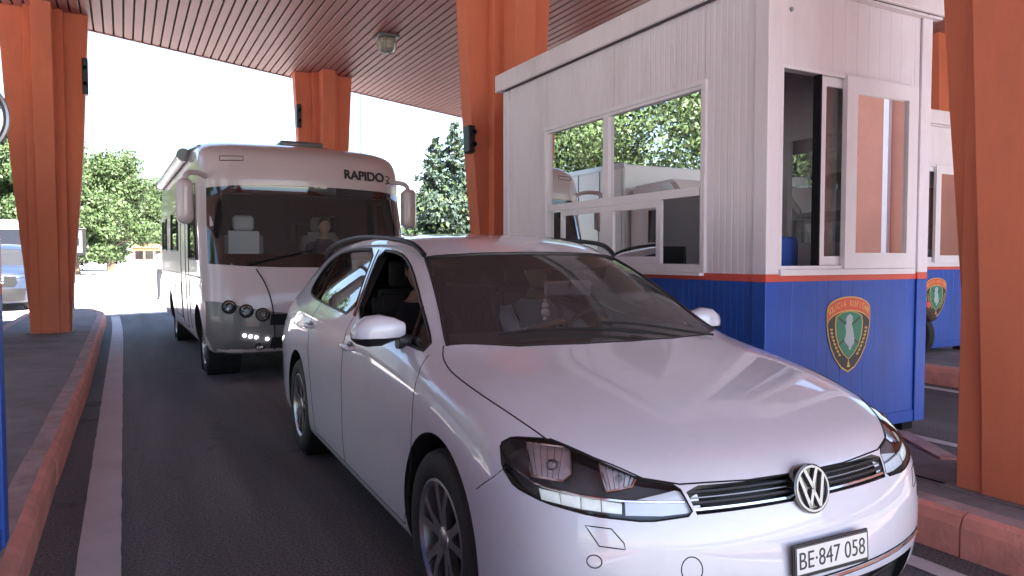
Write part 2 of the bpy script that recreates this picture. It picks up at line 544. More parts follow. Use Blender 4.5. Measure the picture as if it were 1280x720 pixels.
# ------------------------------------------------------------------ estate car in front
# local axes: x forward, y to the car's left, z up; origin on the ground between the axles
CAR_POS, CAR_YAW = (1.830, 3.655, 0.0), radians(-90 - 1.07 * -1) 
def car_cage():
    # top surface stations, front to rear: shoulder, belt, rail, roof edge ... centre
    T = [
     [(1.80,.760,.772),(1.90,.66,.765),(1.965,.545,.758),(2.02,.41,.752),(2.055,.27,.748),(2.075,.13,.746),(2.08,0,.745)],
     [(1.60,.800,.822),(1.69,.70,.832),(1.75,.58,.835),(1.79,.44,.838),(1.82,.29,.84),(1.84,.14,.842),(1.85,0,.843)],
     [(1.34,.822,.866),(1.40,.725,.893),(1.46,.61,.905),(1.50,.45,.910),(1.53,.3,.915),(1.55,.15,.918),(1.56,0,.920)],
     [(1.10,.835,.888),(1.10,.745,.932),(1.15,.64,.953),(1.20,.47,.965),(1.24,.31,.973),(1.26,.15,.978),(1.27,0,.980)],
     [(1.00,.838,.898),(1.00,.745,.956),(1.05,.665,.982),(1.11,.48,.996),(1.16,.31,1.006),(1.185,.15,1.012),(1.195,0,1.014)],
     [(.64,.845,.915),(.64,.79,.972),(.64,.660,1.172),(.71,.585,1.195),(.80,.38,1.216),(.84,.19,1.226),(.85,0,1.230)],
     [(.20,.85,.925),(.20,.798,.985),(.22,.588,1.345),(.28,.515,1.372),(.37,.35,1.392),(.41,.17,1.400),(.425,0,1.402)],
     [(-.10,.85,.932),(-.10,.800,.992),(-.10,.585,1.398),(-.08,.515,1.424),(-.05,.35,1.441),(-.05,.17,1.448),(-.05,0,1.450)],
     [(-.70,.85,.945),(-.70,.798,1.003),(-.70,.575,1.412),(-.70,.505,1.438),(-.70,.35,1.457),(-.70,.17,1.465),(-.70,0,1.468)],
     [(-1.30,.845,.958),(-1.30,.790,1.016),(-1.30,.562,1.392),(-1.30,.495,1.418),(-1.30,.34,1.438),(-1.30,.17,1.446),(-1.30,0,1.449)],
     [(-1.80,.825,.970),(-1.80,.765,1.030),(-1.80,.545,1.335),(-1.80,.475,1.366),(-1.80,.33,1.388),(-1.80,.16,1.396),(-1.80,0,1.40)],
     [(-2.02,.79,.972),(-2.02,.73,1.035),(-2.00,.54,1.275),(-2.02,.46,1.320),(-2.05,.32,1.345),(-2.06,.16,1.352),(-2.06,0,1.355)],
     [(-2.12,.74,.965),(-2.14,.69,1.02),(-2.12,.56,1.16),(-2.15,.46,1.19),(-2.17,.32,1.20),(-2.18,.16,1.205),(-2.18,0,1.207)],
     [(-2.17,.70,.93),(-2.20,.62,.945),(-2.225,.53,.95),(-2.24,.42,.95),(-2.25,.28,.95),(-2.255,.14,.95),(-2.255,0,.95)],
    ]
    # rows below the shoulder, from top to bottom, on the sides: (width, height)
    zr = [.80, .69, .56, .42, .28, .19, .15]
    side = {0: .842, 1: .851, 2: .850, 3: .848, 4: .842, 5: .820, 6: .76}
    T = [[(x, y * (1 - .035 * min(1, max(0, (.3 - x) / .8))) if i > 1 else y * .972, z) for i, (x, y, z) in enumerate(row)] for row in T]
    def side_rows(j):
        x = T[j][0][0]; k = T[j][0][2]
        f = 1.0
        if x > 1.5: f = 1 - .010 * ((x - 1.5) / .3) ** 1.5
        if x < -1.7: f = 1 - .05 * ((-1.7 - x) / .45) ** 1.5
        z = list(zr)
        if k < .86:
            z[0] = k - .045; z[1] = min(.69, k - .10)
        r = []
        for i in range(7):
            y = side[i] * f
            if k < .86 and i == 0: y = .812 * f
            r.append((x, y, z[i]))
        return r
    front = [  # corner to centre for each row
     [(1.80,.835,.728),(1.935,.745,.715),(2.02,.62,.708),(2.075,.47,.702),(2.115,.31,.698),(2.135,.155,.696),(2.14,0,.695)],
     [(1.80,.872,.665),(1.955,.80,.655),(2.055,.67,.645),(2.12,.50,.636),(2.16,.33,.630),(2.18,.165,.627),(2.185,0,.626)],
     [(1.80,.888,.560),(1.975,.825,.55),(2.075,.695,.54),(2.145,.52,.532),(2.19,.34,.526),(2.21,.17,.524),(2.215,0,.523)],
     [(1.80,.888,.43),(1.98,.828,.43),(2.085,.70,.425),(2.16,.525,.42),(2.208,.345,.416),(2.229,.17,.413),(2.235,0,.412)],
     [(1.80,.880,.30),(1.975,.82,.30),(2.08,.695,.30),(2.155,.52,.30),(2.20,.34,.30),(2.222,.17,.30),(2.228,0,.30)],
     [(1.80,.858,.20),(1.95,.80,.20),(2.05,.675,.205),(2.12,.505,.205),(2.165,.33,.205),(2.185,.165,.205),(2.19,0,.205)],
     [(1.80,.79,.155),(1.90,.73,.16),(1.98,.62,.165),(2.04,.47,.168),(2.08,.31,.17),(2.10,.155,.17),(2.105,0,.17)],
    ]
    front = [[(x, y * (1 - .045 * (y / .888) ** 2), z) for x, y, z in row] for row in front]
    nS, nW = len(T), 7
    cols = []   # perimeter columns from rear centre to front centre: top point followed by rows
    for w in range(nW - 1, 0, -1):
        p = T[-1][w]; t = w / 6
        col = [p]
        for i in range(7):
            z = zr[i]
            bulge = [.03, .05, .09, .10, .09, .05, .0][i]
            yy = p[1] * 1.0 * (1 + .12 * (1 - t) * 0) * [1.05, 1.12, 1.17, 1.18, 1.17, 1.12, 1.0][i]
            col.append((p[0] - bulge * 1.0, min(yy, .86), z))
        cols.append(col)
    for j in range(nS - 1, 0, -1):
        cols.append([T[j][0]] + side_rows(j))
    for w in range(0, nW):
        cols.append([T[0][w]] + [front[i][w] for i in range(7)])
    V, F = [], []
    def add(p, s): V.append((p[0], p[1] * s, p[2])); return len(V) - 1
    for s in (1, -1):
        ids = [[add(p, s) for p in row] for row in T]
        for j in range(nS - 1):
            for w in range(nW - 1):
                F.append((ids[j][w], ids[j + 1][w], ids[j + 1][w + 1], ids[j][w + 1]))
        cid = [[add(p, s) for p in c] for c in cols]
        for a, b in zip(cid[:-1], cid[1:]):
            for i in range(7): F.append((a[i], b[i], b[i + 1], a[i + 1]))
        if s == 1: c1 = cid
        else:
            for k in range(len(c1) - 1):
                q = [c1[k][-1], c1[k + 1][-1], cid[k + 1][-1], cid[k][-1]]
                F.append(q)
    return V, F
def clean_cage(V, F, level):
    key = {}; mp = []; NV = []
    for v in V:
        k = tuple(round(c, 5) + 0.0 for c in v)
        if k not in key: key[k] = len(NV); NV.append(v)
        mp.append(key[k])
    NF = []
    seen = set()
    for f in F:
        g = []
        for i in f:
            if mp[i] not in g: g.append(mp[i])
        if len(g) > 2 and frozenset(g) not in seen: seen.add(frozenset(g)); NF.append(g)
    return cage_mesh(NV, NF, level)
CV, CF = car_cage()
car_me = clean_cage(CV, CF, 3)
car_surf = Surf(car_me)
CAR_YAW = radians(-91.4)
def mir(pts): return [(x, -y, z) for x, y, z in reversed(pts)]
def lr(half):
    """outline from its right half (y<=0), bottom to top, mirrored to the left"""
    return half + [(x, -y, z) for x, y, z in reversed(half) if abs(y) > 1e-6]
WIND = lr([(1.30, 0, .975), (1.275, -.22, .972), (1.20, -.46, .968), (1.035, -.69, .972), (.84, -.64, 1.085), (.60, -.59, 1.215), (.38, -.545, 1.318), (.48, -.40, 1.333), (.545, -.2, 1.338), (.56, 0, 1.34)])
D_WIND = Vector((-.62, 0, -.78)).normalized()
SIDE_FRONT = [(1.0, 0, .935), (.765, 0, 1.060), (.511, 0, 1.200), (.30, 0, 1.290), (.10, 0, 1.338), (-.22, 0, 1.356), (-.14, 0, 1.18), (-.03, 0, 1.000), (.40, 0, .975), (.80, 0, .950)]
SIDE_REAR = [(-.11, 0, 1.006), (-.22, 0, 1.18), (-.33, 0, 1.360), (-.80, 0, 1.368), (-1.26, 0, 1.345), (-1.52, 0, 1.270), (-1.50, 0, 1.12), (-1.36, 0, 1.055), (-.60, 0, 1.022)]
D_R, D_L = Vector((0, 1, 0)), Vector((0, -1, 0))
HEAD_R = [(1.73, -.795, .752), (1.749, -.763, .772), (1.837, -.683, .776), (1.962, -.61, .738), (2.063, -.515, .692), (2.105, -.42, .674), (2.152, -.40, .600), (2.115, -.532, .591), (2.046, -.668, .608), (1.949, -.764, .631), (1.856, -.812, .655), (1.785, -.815, .694)]
D_HR = Vector((-.80, .57, -.18)).normalized()
D_HL = Vector((-.80, -.57, -.18)).normalized()
GRILLE = [(2.11, -.408, .671), (2.16, -.2, .668), (2.17, 0, .668), (2.16, .2, .668), (2.11, .408, .671), (2.15, .392, .600), (2.19, .2, .600), (2.19, 0, .600), (2.19, -.2, .600), (2.15, -.392, .600)]
LOWER = [(2.2, -.56, .335), (2.2, 0, .345), (2.2, .56, .335), (2.2, .50, .215), (2.2, 0, .205), (2.2, -.50, .215)]
FOG_R = [(2.1, -.60, .345), (2.0, -.78, .335), (2.0, -.79, .27), (2.1, -.64, .25)]
D_F = Vector((-1, 0, 0))

def wheel(parent, x, y, side, steer=0.0):
    """tyre, rim with ten spokes and a dark brake disc; side -1 is the car's right"""
    bm = bmesh.new()
    R, w = .316, .205
    prof = [(.208, -.085), (.225, -.1), (.262, -.104), (.292, -.100), (.308, -.086), (.3155, -.06), (.316, 0), (.3155, .06), (.308, .086), (.292, .1), (.262, .104), (.225, .1), (.208, .085)]
    lathe(bm, prof, 48, 'y', closed=True)
    wh = obj('wheel', bm, 'rubber', parent, smooth=True, angle=50, loc=(x, y, .316), rot=(0, 0, steer))
    s = side
    bm = bmesh.new()
    lathe(bm, [(.206, s * .086), (.214, s * .090), (.214, s * .096), (.204, s * .098), (.192, s * .086), (.186, s * .02), (.186, -s * .07), (.206, -s * .075)], 48, 'y', closed=True)
    for k in range(5):
        for dd in (-.26, .26):
            a = 2 * pi * k / 5 + .31
            def P(r, ang, yy): return (r * cos(ang), yy, r * sin(ang))
            a0, a1 = a + dd * .55, a + dd
            w0, w1 = .022, .012
            v = []
            for (r, ang, hw, yo) in ((.035, a0, .020, .078), (.12, (a0 + a1) / 2, .014, .088), (.196, a1, .0175, .089)):
                ca, sa = cos(ang), sin(ang)
                for hh, yd in ((hw, 0), (hw * .8, -.02), (-hw * .8, -.02), (-hw, 0)):
                    v.append(bm.verts.new((r * ca - hh * sa, s * (yo - (0 if yd == 0 else .028)), r * sa + hh * ca)))
            for q in range(2):
                A, B = v[q * 4:q * 4 + 4], v[q * 4 + 4:q * 4 + 8]
                for i in range(4): bm.faces.new((A[i], A[(i + 1) % 4], B[(i + 1) % 4], B[i]))
    obj('rim', bm, 'rim', wh, smooth=True, angle=30)
    bm = bmesh.new()
    lathe(bm, [(0.001, s * .088), (.03, s * .088), (.042, s * .082), (.046, s * .06), (.046, s * .0)], 24, 'y')
    obj('hub_cap', bm, 'rim', wh, smooth=True)
    bm = bmesh.new()
    lathe(bm, [(0.02, s * .02), (.15, s * .02), (.15, s * .035), (.02, s * .035)], 32, 'y')
    lathe(bm, [(0.02, -s * .03), (.188, -s * .03), (.188, -s * .02), (.02, -s * .02)], 24, 'y')
    obj('brake_disc', bm, 'gap', wh)
    return wh

def cavity():
    st = [(1.02, (.74, .36), (.72, .90), (.60, .925), .94), (.80, (.80, .36), (.77, .945), (.60, 1.06), 1.12), (.60, (.80, .36), (.775, .955), (.595, 1.16), 1.205),
          (.30, (.80, .36), (.775, .965), (.535, 1.295), 1.34), (-.10, (.80, .36), (.775, .97), (.53, 1.35), 1.405), (-.7, (.80, .36), (.775, .98), (.52, 1.365), 1.425),
          (-1.3, (.78, .36), (.765, .99), (.51, 1.345), 1.405), (-1.75, (.72, .36), (.72, 1.0), (.49, 1.285), 1.35), (-2.0, (.66, .36), (.66, 1.0), (.45, 1.17), 1.21)]
    bm = bmesh.new(); R = []
    for x, a, b, c, t in st:
        pts = [(-a[0], a[1]), (-b[0], b[1]), (-c[0], c[1]), (0, t), (c[0], c[1]), (b[0], b[1]), (a[0], a[1])]
        R.append([bm.verts.new((x, y, z)) for y, z in pts])
    for A, B in zip(R[:-1], R[1:]):
        for i in range(7): bm.faces.new((A[i], A[(i + 1) % 7], B[(i + 1) % 7], B[i]))
    bm.faces.new(R[0]); bm.faces.new(R[-1][::-1])
    return bm

def person_bm(joints, level=1):
    """continuous skinned body; joints: name -> (pos, radius, parent)"""
    names = list(joints)
    me = bpy.data.meshes.new('body')
    me.from_pydata([joints[n][0] for n in names], [(names.index(joints[n][2]), names.index(n)) for n in names if joints[n][2]], [])
    o = bpy.data.objects.new('body', me); COL.objects.link(o)
    o.modifiers.new('skin', 'SKIN')
    layer = me.skin_vertices[0] if len(me.skin_vertices) else None
    if layer is None:
        bm = bmesh.new(); bm.from_mesh(me); bm.verts.layers.skin.verify(); bm.to_mesh(me); bm.free(); layer = me.skin_vertices[0]
    for i, n in enumerate(names):
        r = joints[n][1]; r = r if isinstance(r, tuple) else (r, r)
        layer.data[i].radius = r
        layer.data[i].use_root = (i == 0)
    md = o.modifiers.new('sub', 'SUBSURF'); md.levels = level + 1; md.render_levels = level + 1
    dg = bpy.context.evaluated_depsgraph_get()
    nm = bpy.data.meshes.new_from_object(o.evaluated_get(dg))
    bpy.data.objects.remove(o); bpy.data.meshes.remove(me)
    for p in nm.polygons: p.use_smooth = True
    return nm
def head_mesh():
    """head with brow, nose, lips and chin, facing +x, centred on its middle"""
    bm = bmesh.new()
    bmesh.ops.create_uvsphere(bm, u_segments=28, v_segments=20, radius=1)
    for v in bm.verts:
        x, y, z = v.co
        jaw = max(0, -z)
        X = x * (.098 - .012 * jaw); Y = y * (.075 - .022 * jaw ** 1.3); Z = z * .118
        if x > .5:
            f = (x - .5) * 2
            X += .020 * f * math.exp(-((z + .12) / .16) ** 2) * math.exp(-(y / .16) ** 2)          # nose
            X += .007 * f * math.exp(-((z + .50) / .10) ** 2) * math.exp(-(y / .32) ** 2)          # lips
            X -= .010 * f * math.exp(-((z - .10) / .10) ** 2) * math.exp(-((abs(y) - .38) / .16) ** 2)  # eye sockets
            X += .010 * math.exp(-((z + .85) / .15) ** 2) * math.exp(-(y / .3) ** 2)               # chin
        v.co = (X, Y, Z)
    for s in (-1, 1):
        r = bmesh.ops.create_uvsphere(bm, u_segments=10, v_segments=8, radius=1)
        for v in r['verts']: v.co = (v.co.x * .018 - .005, s * .076 + v.co.y * .008, v.co.z * .03)
    return bm
def seated_person(label, pos, rotz, top, trousers, hands, group=None, lean=0.0, parent=None):
    t = thing('person', label, 'person', pos, rotz)
    J = {'pelvis': ((0, 0, .10), (.15, .12), None), 'waist': ((-.04, 0, .26), (.14, .11), 'pelvis'), 'chest': ((-.09, 0, .42), (.165, .12), 'waist'),
         'collar': ((-.11, 0, .53), (.10, .08), 'chest'), 'neck': ((-.10, 0, .60), .052, 'collar'), 'neck2': ((-.085, 0, .66), .05, 'neck')}
    for s, nm in ((1, 'l'), (-1, 'r')):
        h = hands[0] if s == 1 else hands[1]
        sh = Vector((-.11, s * .19, .49)); hd = Vector(h)
        el = sh.lerp(hd, .48) + Vector((0, s * .07, -.10))
        J['sh' + nm] = (tuple(sh), .060, 'collar'); J['el' + nm] = (tuple(el), .044, 'sh' + nm); J['wr' + nm] = (tuple(hd), .027, 'el' + nm)
        J['hip' + nm] = ((.05, s * .10, .10), .088, 'pelvis'); J['kn' + nm] = ((.46, s * .14, .17), .058, 'hip' + nm)
        J['an' + nm] = ((.64, s * .13, -.20), .038, 'kn' + nm); J['to' + nm] = ((.80, s * .14, -.24), .03, 'an' + nm)
        d = (hd - el).normalized()
        pr = 'wr' + nm; J['pa' + nm] = (tuple(hd + d * .05), (.034, .018), pr)
        for k, (off, ln) in enumerate(((.022, .06), (.008, .068), (-.007, .064), (-.021, .052))):
            J['f%d%s' % (k, nm)] = (tuple(hd + d * (.05 + ln) + Vector((0, off, -.018))), .0085, 'pa' + nm)
        J['th' + nm] = (tuple(hd + d * .06 + Vector((0, -s * .035, .01))), .009, 'wr' + nm)
    me = person_bm(J, 1)
    # materials: shirt, skin, trousers, by position
    for k in (top, 'skin', trousers): me.materials.append(M[k])
    for p in me.polygons:
        c = p.center
        if c.z > .585 and abs(c.y) < .1: p.material_index = 1
        elif c.z < .21 or (c.x > .1 and c.z < .23 and abs(c.y) < .25 and c.z < .27 and top != 'x' and c.x < .9 and c.z < .22): p.material_index = 2
        elif (Vector(c) - Vector(hands[0])).length < .16 or (Vector(c) - Vector(hands[1])).length < .16: p.material_index = 1
    b = bpy.data.objects.new('body', me); COL.objects.link(b); b.parent = t
    hb = obj('head', head_mesh(), 'skin', t, smooth=True, angle=180, loc=(-.065, 0, .755))
    bm = bmesh.new()
    bmesh.ops.create_uvsphere(bm, u_segments=24, v_segments=16, radius=1)
    for v in bm.verts:
        x, y, z = v.co
        v.co = (x * .104 - .010, y * .083, z * .122 + .008)
    bmesh.ops.bisect_plane(bm, geom=bm.verts[:] + bm.edges[:] + bm.faces[:], plane_co=(.045, 0, .035), plane_no=(.75, 0, -.66), clear_outer=True)
    obj('hair', bm, 'hair', hb, smooth=True)
    return t

HEAD_R = [tuple(v) for v in smooth_loop(HEAD_R, 1, True, .14)]
SIDE_FRONT = [tuple(v) for v in smooth_loop(SIDE_FRONT, 1)]
SIDE_REAR = [tuple(v) for v in smooth_loop(SIDE_REAR, 1)]
M['mirror_back'] = mat('mirror_back', (.40, .42, .46), rough=.3, coat=.5)
def build_car():
    root = thing('estate_car', 'white estate car in the foreground with roof rails and an open front window', 'car', CAR_POS, CAR_YAW)
    me = car_me.copy()
    me.materials.append(M['car_paint']); me.materials.append(M['black_plastic'])
    body = link_mesh('body', me, None)
    tools = [cavity()]
    tools.append(cutter(WIND, D_WIND, .25, .20))
    tools.append(cutter([(x, 0, z) for x, y, z in SIDE_FRONT], D_R, 1.2, 1.2, flat=0))
    tools.append(cutter([(x, 0, z) for x, y, z in SIDE_REAR], D_R, 1.2, 1.2, flat=0))
    for wx in (1.3175, -1.3175):
        for s in (-1, 1):
            bm = bmesh.new(); tube(bm, (wx, s * .55, .335), (wx, s * 1.05, .335), .358, n=64); tools.append(bm)
    tools.append(cutter(HEAD_R, D_HR, .25, .10)); tools.append(cutter(mir(HEAD_R), D_HL, .25, .10))
    tools.append(cutter(GRILLE, D_F, .2, .05, flat=-2.17))
    tools.append(cutter(LOWER, D_F, .2, .10, flat=-2.2))
    tools.append(cutter(FOG_R, Vector((-.85, .5, 0)), .2, .06)); tools.append(cutter(mir(FOG_R), Vector((-.85, -.5, 0)), .2, .06))
    cut(body, tools)
    body.parent = root
    inner = restore_normals(body, car_surf)
    for i in inner: body.data.polygons[i].material_index = 1
    # lower sill trim: dark underside
    for p in body.data.polygons:
        if p.center.z < .175: p.material_index = 1
    # glass
    obj('windscreen', patch(car_surf, WIND, D_WIND, -.006, .05), 'car_glass', root, smooth=True, angle=180, recalc=False)
    front_pane = [(.77, 0, .972), (.72, 0, 1.105), (.985, 0, .957)]
    for side, d in ((-1, D_R), (1, D_L)):
        obj('window', patch(car_surf, [(x, side * .8, z) for x, y, z in SIDE_REAR], d, -.010, .06), 'side_glass', root, smooth=True, angle=180, recalc=False)
        if side == 1:
            obj('window', patch(car_surf, [(x, side * .8, z) for x, y, z in SIDE_FRONT], d, -.010, .06), 'side_glass', root, smooth=True, angle=180, recalc=False)
        else:
            obj('quarter_window', patch(car_surf, [(.80, -.8, .952), (.715, -.8, 1.085), (.99, -.8, .940)], d, -.010, .04), 'side_glass', root, smooth=True, angle=180, recalc=False)
        # divider bars
        for pts_, r_ in (([(.80, side * .8, .950), (.70, side * .8, 1.098)], .012), ([(-1.08, side * .8, 1.04), (-1.22, side * .8, 1.345)], .010)):
            obj('window_bar', surf_line(car_surf, pts_, d, r_, .05, -.006), 'gloss_black', root, smooth=True)
        # black B-pillar
        obj('pillar_cover', patch(car_surf, [(-.04, side * .8, 1.004), (-.15, side * .8, 1.18), (-.23, side * .8, 1.354), (-.32, side * .8, 1.358), (-.21, side * .8, 1.18), (-.10, side * .8, 1.008)], d, .002, .04), 'gloss_black', root, smooth=True, angle=180, recalc=False)
        bm = surf_line(car_surf, [(-.065, side * .8, 1.01), (-.175, side * .8, 1.18), (-.27, side * .8, 1.356)], d, .0035, .04, .003)  # bright line standing in for a reflection along the door frame
        obj('pillar_glint', bm, 'chrome', root, smooth=True)
        # seals round the openings and window frames
        bm = surf_line(car_surf, [(x, side * .8, z) for x, y, z in SIDE_FRONT], d, .009, .04, -.003, closed=True)
        surf_line(car_surf, [(x, side * .8, z) for x, y, z in SIDE_REAR], d, .009, .04, -.003, bm, closed=True)
        obj('window_seal', bm, 'black_plastic', root, smooth=True)
        # panel gaps
        g = bmesh.new()
        y = side * .85
        surf_line(car_surf, [(1.01, y, .93), (1.06, y, .86), (1.075, y, .70), (1.05, y, .50), (.98, y, .33), (.93, y, .245)], d, .0028, .03, -.001, g)
        surf_line(car_surf, [(-.07, y, 1.0), (-.06, y, .80), (-.05, y, .60), (-.05, y, .40), (-.05, y, .245)], d, .0028, .03, -.001, g)
        surf_line(car_surf, [(-.92, y, 1.03), (-.96, y, .85), (-.93, y, .72), (-.86, y, .55), (-.80, y, .35), (-.78, y, .245)], d, .0028, .03, -.001, g)
        surf_line(car_surf, [(.93, y, .245), (-.78, y, .245)], d, .0028, .05, -.001, g)
        surf_line(car_surf, [(1.67, y, .60), (1.76, y, .66), (1.80, y, .70)], d, .0022, .03, -.001, g)
        obj('door_gap', g, 'gap', root, smooth=True)
        g = bmesh.new(); dz = Vector((0, 0, -1))
        surf_line(car_surf, smooth_loop([(1.02, side * .70, 1), (1.10, side * .735, 1), (1.25, side * .757, 1), (1.476, side * .75, 1), (1.687, side * .72, 1), (1.837, side * .687, 1)], 2, False), dz, .003, .03, -.001, g)
        obj('bonnet_gap', g, 'gap', root, smooth=True)
        # door handles
        for hx, hz in ((.07, .86), (-.92, .885)):
            bm = bmesh.new()
            bmesh.ops.create_uvsphere(bm, u_segments=20, v_segments=10, radius=1)
            for v in bm.verts: v.co = (v.co.x * .105, v.co.y * .012, v.co.z * (.017))
            loc, n = car_surf.hit((hx, side * .8, hz), d)
            h = obj('door_handle', bm, 'car_paint', root, smooth=True, angle=180, loc=loc + n * .028)
            for ex in (-.085, .085):
                bm = bmesh.new(); tube(bm, (ex, 0, 0), (ex, -side * .035, 0), .012, n=10); obj('handle_mount', bm, 'car_paint', h, smooth=True)
            bm = bmesh.new(); bmesh.ops.create_uvsphere(bm, u_segments=16, v_segments=8, radius=1)
            for v in bm.verts: v.co = (v.co.x * .055, v.co.y * .006, v.co.z * .030)
            obj('handle_recess', bm, 'rv_grey', h, smooth=True, loc=(0.0, -side * .028, 0))
        # door mirror
        mx = thing_part('door_mirror', root, (.76, side * (.745 if side < 0 else .700), .952 if side < 0 else .930))
        V = []; F = []
        sec = [(-.00, .9, .035, .028, .0), (.04, 1, .055, .048, .0), (.10, 1, .070, .066, .006), (.155, 1, .070, .064, .012), (.195, 1, .058, .046, .020), (.215, 1, .030, .022, .030)]
        bm = bmesh.new(); rings = []
        for yy, f, hx, hz, dz_ in sec:
            ring = []
            for k in range(16):
                a = 2 * pi * k / 16
                cx = cos(a); cz = sin(a)
                ex = hx * (abs(cx) ** .7) * (1 if cx > 0 else -1); ez = hz * (abs(cz) ** .8) * (1 if cz > 0 else -1)
                if ex < 0: ex *= .55
                ring.append(bm.verts.new((ex - .10 * yy, side * (yy + .035), .062 + ez - dz_ * .6)))
            rings.append(ring)
        for A, B in zip(rings[:-1], rings[1:]):
            for k in range(16): bm.faces.new((A[k], A[(k + 1) % 16], B[(k + 1) % 16], B[k]))
        bm.faces.new(rings[0]); bm.faces.new(rings[-1][::-1])
        low = bm.copy()
        bmesh.ops.bisect_plane(bm, geom=bm.verts[:] + bm.edges[:] + bm.faces[:], plane_co=(0, 0, .030), plane_no=(0, 0, 1), clear_inner=True)
        bmesh.ops.bisect_plane(low, geom=low.verts[:] + low.edges[:] + low.faces[:], plane_co=(0, 0, .0295), plane_no=(0, 0, 1), clear_outer=True)
        obj('mirror_cap', bm, 'car_paint', mx, smooth=True, angle=60)
        for v in low.verts:
            if v.co.z < .029: v.co.x *= .96
        # stalk to the door
        tube(low, (.0, -side * .02, .0), (.0, side * .06, .012), .030, .034, 14)
        box(low, -.07, .07, -side * .03, side * .0, -.035, .03, bev=.012)
        obj('mirror_base', low, 'black_plastic', mx, smooth=True, angle=40)
        bm = surf_line(car_surf, [(.0, 0, 0)], d, .001) if False else bmesh.new()
        # roof rail
        pts = [(.38, .548, 1.325), (.32, .556, 1.360), (.24, .566, 1.385), (.10, .575, 1.402), (-.25, .572, 1.425), (-.70, .565, 1.440), (-1.10, .557, 1.430), (-1.50, .548, 1.405), (-1.70, .540, 1.375), (-1.80, .536, 1.345), (-1.86, .532, 1.31)]
        bm = bmesh.new(); polytube(bm, [(x, side * yy, z) for x, yy, z in smooth_loop(pts, 2, False)], .013, 10)
        obj('roof_rail', bm, 'black_plastic', root, smooth=True, angle=60)
    for x in (1.3175, -1.3175):
        for s in (-1, 1): wheel(root, x, s * .738, s, .0)
    # wheel-arch liners close the view into the body
    for x in (1.3175, -1.3175):
        for s in (-1, 1):
            bm = bmesh.new(); lathe(bm, [(.355, s * .56), (.355, s * .82)], 40, 'y', (x, 0, .335))
            bmesh.ops.delete(bm, geom=[f for f in bm.faces if len(f.verts) > 4 and abs(f.calc_center_median().y) > .7], context='FACES')
            obj('arch_liner', bm, 'gap', root)
    # bonnet front edge
    g = bmesh.new()
    surf_line(car_surf, [(1.84, -.680, .778), (1.962, -.606, .741), (2.062, -.511, .695), (2.106, -.415, .677), (2.15, -.2, .672), (2.16, 0, .671), (2.15, .2, .672), (2.106, .415, .677), (2.062, .511, .695), (1.962, .606, .741), (1.84, .680, .778)], (-.9, 0, -.4), .003, .03, -.001, g)
    obj('bonnet_gap', g, 'gap', root, smooth=True)
    # headlights
    for side in (-1, 1):
        H = HEAD_R if side == -1 else mir(HEAD_R)
        d = D_HR if side == -1 else D_HL
        def q(l): return l if side == -1 else mir(l)
        hl = obj('headlight', patch(car_surf, H, d, -.045, .04), 'lamp_housing', root, smooth=True, angle=180, recalc=False)
        obj('headlight_lens', patch(car_surf, H, d, -.001, .03), 'clear', hl, smooth=True, angle=180, recalc=False)
        bm = surf_line(car_surf, H, d, .0032, .03, -.002, closed=True)
        obj('headlight_edge', bm, 'gap', hl, smooth=True)
        main = q([(1.80, -.748, .768), (1.90, -.650, .764), (1.965, -.685, .706), (1.962, -.712, .690), (1.89, -.775, .694)])
        sec = q([(1.975, -.600, .733), (2.040, -.505, .713), (2.060, -.545, .678), (2.040, -.615, .667)])
        for poly, nm in ((main, 'main_reflector'), (sec, 'turn_reflector')):
            obj(nm, patch(car_surf, poly, d, -.013, .03, thick=-.002), 'reflector', hl, smooth=True, angle=180, recalc=False)
            c = sum((Vector(p) for p in poly), Vector()) / len(poly)
            bm = surf_line(car_surf, poly, d, .0042, .03, -.008, closed=True)
            obj('reflector_frame', bm, 'chrome', hl, smooth=True)
            loc, n = car_surf.hit(c, d)
            bm = bmesh.new(); bmesh.ops.create_uvsphere(bm, u_segments=20, v_segments=12, radius=.017 if nm[0] == 'm' else .010)
            obj('bulb', bm, 'clear', hl, smooth=True, loc=loc - n * .010)
            # fluted reflector ribs
            bm = bmesh.new()
            a, b = Vector(poly[0]), Vector(poly[1]); e, f = Vector(poly[-1]), Vector(poly[-2])
            for k in range(1, 6):
                surf_line(car_surf, [a.lerp(b, k / 6), e.lerp(f, k / 6)], d, .0018, .03, -.011, bm)
            obj('reflector_rib', bm, 'chrome', hl, smooth=True)
        D = [((1.918, -.770, .665), (1.937, -.772, .637)), ((1.96, -.722, .658), (1.975, -.725, .629)), ((2.0, -.675, .651), (2.01, -.68, .621)), ((2.035, -.63, .645), (2.045, -.635, .616)), ((2.068, -.582, .638), (2.078, -.588, .611))]
        for (a0, b0), (a1, b1) in zip(D[:-1], D[1:]):
            A0, B0, A1, B1 = Vector(a0), Vector(b0), Vector(a1), Vector(b1)
            sg = [A0.lerp(A1, .02), A0.lerp(A1, .98), B0.lerp(B1, .98), B0.lerp(B1, .02)]
            obj('daylight_lamp', patch(car_surf, q([tuple(v) for v in sg]), d, -.014, .02, thick=-.004), 'lamp_weak', hl, smooth=True, angle=180, recalc=False)
        fin = q([(2.072, -.575, .641), (2.12, -.44, .668), (2.14, -.375, .655), (2.155, -.372, .608), (2.12, -.48, .602), (2.085, -.582, .608)])
        obj('chrome_fin', patch(car_surf, fin, d, -.012, .03), 'reflector', hl, smooth=True, angle=180, recalc=False)
        bm = surf_line(car_surf, q([(1.80, -.80, .705), (1.90, -.775, .675), (2.0, -.68, .656), (2.07, -.575, .644), (2.11, -.48, .638), (2.14, -.41, .636)]), d, .004, .03, -.010)
        obj('chrome_line', bm, 'chrome', hl, smooth=True)
